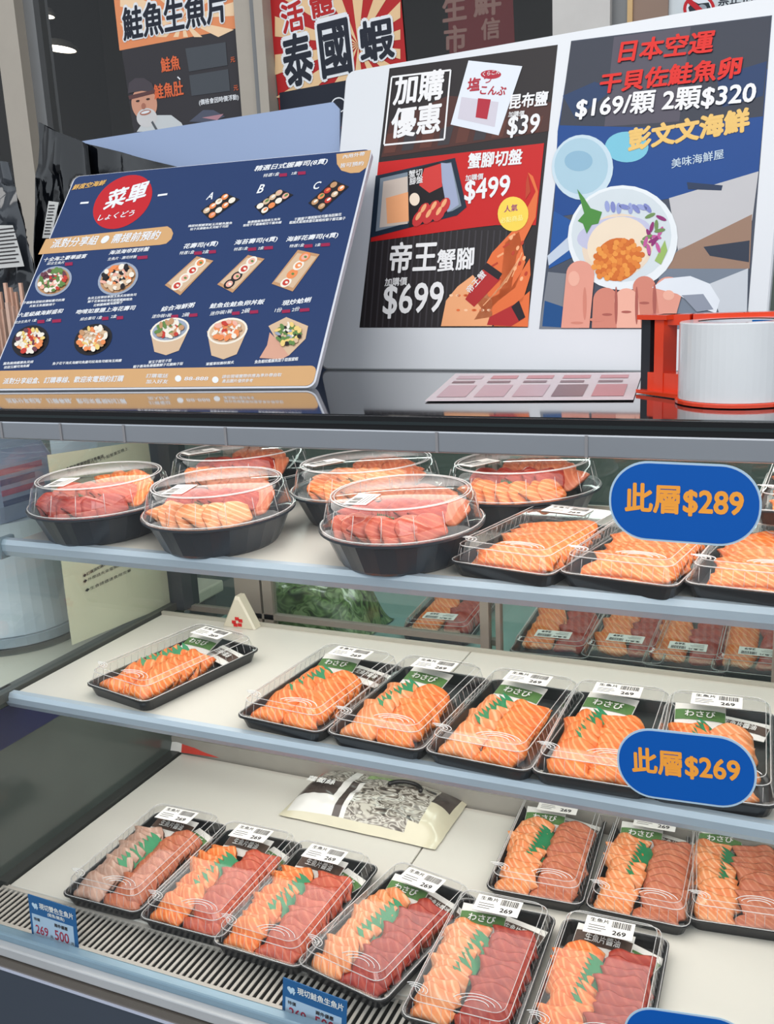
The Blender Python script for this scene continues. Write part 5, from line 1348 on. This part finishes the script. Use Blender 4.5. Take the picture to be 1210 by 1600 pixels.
A.poly([(214, 206), (226, 188), (244, 180), (268, 180), (284, 192), (290, 204)], ink((200, 204, 206), .5), 3)
A.ellipse((226, 162), 20, 26, skn, 3.5, rot=-8); A.ellipse((230, 184), 16, 15, brd, 4, rot=-8); A.ellipse((228, 176), 9, 4, skd, 5, rot=-14); A.ellipse((228, 175.5), 7, 2, wht, 5.3, rot=-14)
A.poly([(201, 146), (202, 130), (212, 122), (226, 122), (238, 130), (243, 144), (222, 142)], hat, 5); A.poly([(201, 150), (243, 140), (242, 146), (203, 156)], ink((96, 66, 66), .5), 5.3)
A.ellipse((216, 158), 3, 1.6, ink((60, 44, 42), .5), 5.5, rot=-12); A.ellipse((232, 155), 3, 1.6, ink((60, 44, 42), .5), 5.5, rot=-12); A.ellipse((225, 166), 3.5, 5, skd, 5.2); A.line((238, 190), (246, 204), .006, ink((90, 94, 100), .5), 5)
A.build('chef_picture', p1, label='picture of a bearded chef in a beanie and white coat')
A = Art(s1); A.poly([(296, 190), (318, 172), (334, 172), (352, 182), (330, 192)], ink((84, 88, 104), .5), 3); A.poly([(316, 184), (350, 178), (340, 188)], ink((176, 130, 140), .5), 4); A.build('fish_picture', p1)
p2, s2 = wall_sheet('window_poster', [(441, 214), (642, 182), (622, -60), (417, -34)], red2, 'live prawn window poster with red and cream sunburst, right of window frame', 'poster')
A = Art(s2); ctr = (560, 70)
for k in range(14):
    a0 = 2*PI*k/14+.1; a1 = a0+.23; pts = [ctr]
    for a in (a0, a1):
        dx, dy = math.cos(a), math.sin(a); t = 1e9
        if dx > 0: t = min(t, (626-ctr[0])/dx)
        if dx < 0: t = min(t, (430-ctr[0])/dx)
        if dy > 0: t = min(t, (138-ctr[1])/(dy+dx*.17)) if dy+dx*.17 > 0 else t
        if dy < 0: t = min(t, -110/dy)
        pts.append((ctr[0]+dx*t, ctr[1]+dy*t))
    A.poly(pts, bei, 2)
A.build('sunburst', p2, label='cream sunburst rays')
A = Art(s2); A.poly([(437, 145), (637, 108), (642, 181), (441, 213)], ink_d, 3); A.ellipse((530, 164), 12, 12, wht, 4); A.ellipse((530, 164), 10, 10, ink_d, 5); A.build('lower_band', p2, label='black lower band')
A = Art(s2); outlined(A, '活', (441, 58), (480, 48), red2, wht, 1.1, 4); outlined(A, '體', (486, 34), (526, 22), red2, wht, 1.0, 4); A.build('red_lettering', p2, label='red brush lettering with white outline')
A = Art(s2); outlined(A, '泰', (446, 144), (497, 132), ink_d, wht, 1.5, 6); outlined(A, '國', (502, 130), (556, 118), ink_d, wht, 1.45, 6); outlined(A, '蝦', (562, 104), (622, 92), ink_d, wht, 1.05, 6); A.build('black_lettering', p2, label='black brush lettering with white outline')
p3, s3 = wall_sheet('red_banner', [(690, 90), (794, 76), (788, -60), (684, -46)], ink((108, 34, 38), .6), 'dark red vertical banner with pale characters behind the window glass', 'banner', dz=-.05)
A = Art(s3); pl = ink((148, 112, 104), .6)
A.text('生', (692, 36), (730, 30), pl, 2, bold=.03); A.text('鮮', (740, 28), (784, 22), pl, 2, bold=.03); A.text('市', (694, 84), (730, 80), pl, 2, bold=.03); A.text('信', (752, 64), (782, 60), pl, 2, bold=.03); A.build('lettering', p3, label='pale faded characters')
p4, s4 = wall_sheet('notice_sign', [(1062, 60), (1330, 30), (1330, -70), (1052, -30)], ink((224, 228, 234), .5), 'white no-photography notice on the wall at top right', 'notice', dz=.016)
A = Art(s4); rg = ink((190, 34, 44), .5); A.ellipse((1093, 14), 25, 23, rg, 2); A.ellipse((1093, 14), 20, 18, ink((224, 228, 234), .5), 3); A.poly([(1076, 12), (1084, 2), (1092, 6), (1108, 4), (1114, 20), (1080, 26)], ink((40, 48, 56), .5), 4); A.ellipse((1098, 13), 7, 6, ink((150, 156, 166), .5), 5); A.line((1078, 2), (1108, 28), .008, rg, 6); A.build('no_camera_symbol', p4, label='red ring crossed over a black camera')
A = Art(s4); A.text('禁止拍照', (1122, 10), (1196, 2), ink_d, 2); A.text('請勿觸摸', (1120, 24), (1180, 17), ink((176, 110, 130), .5), 2, h=.006); A.build('lettering', p4, label='black lettering')
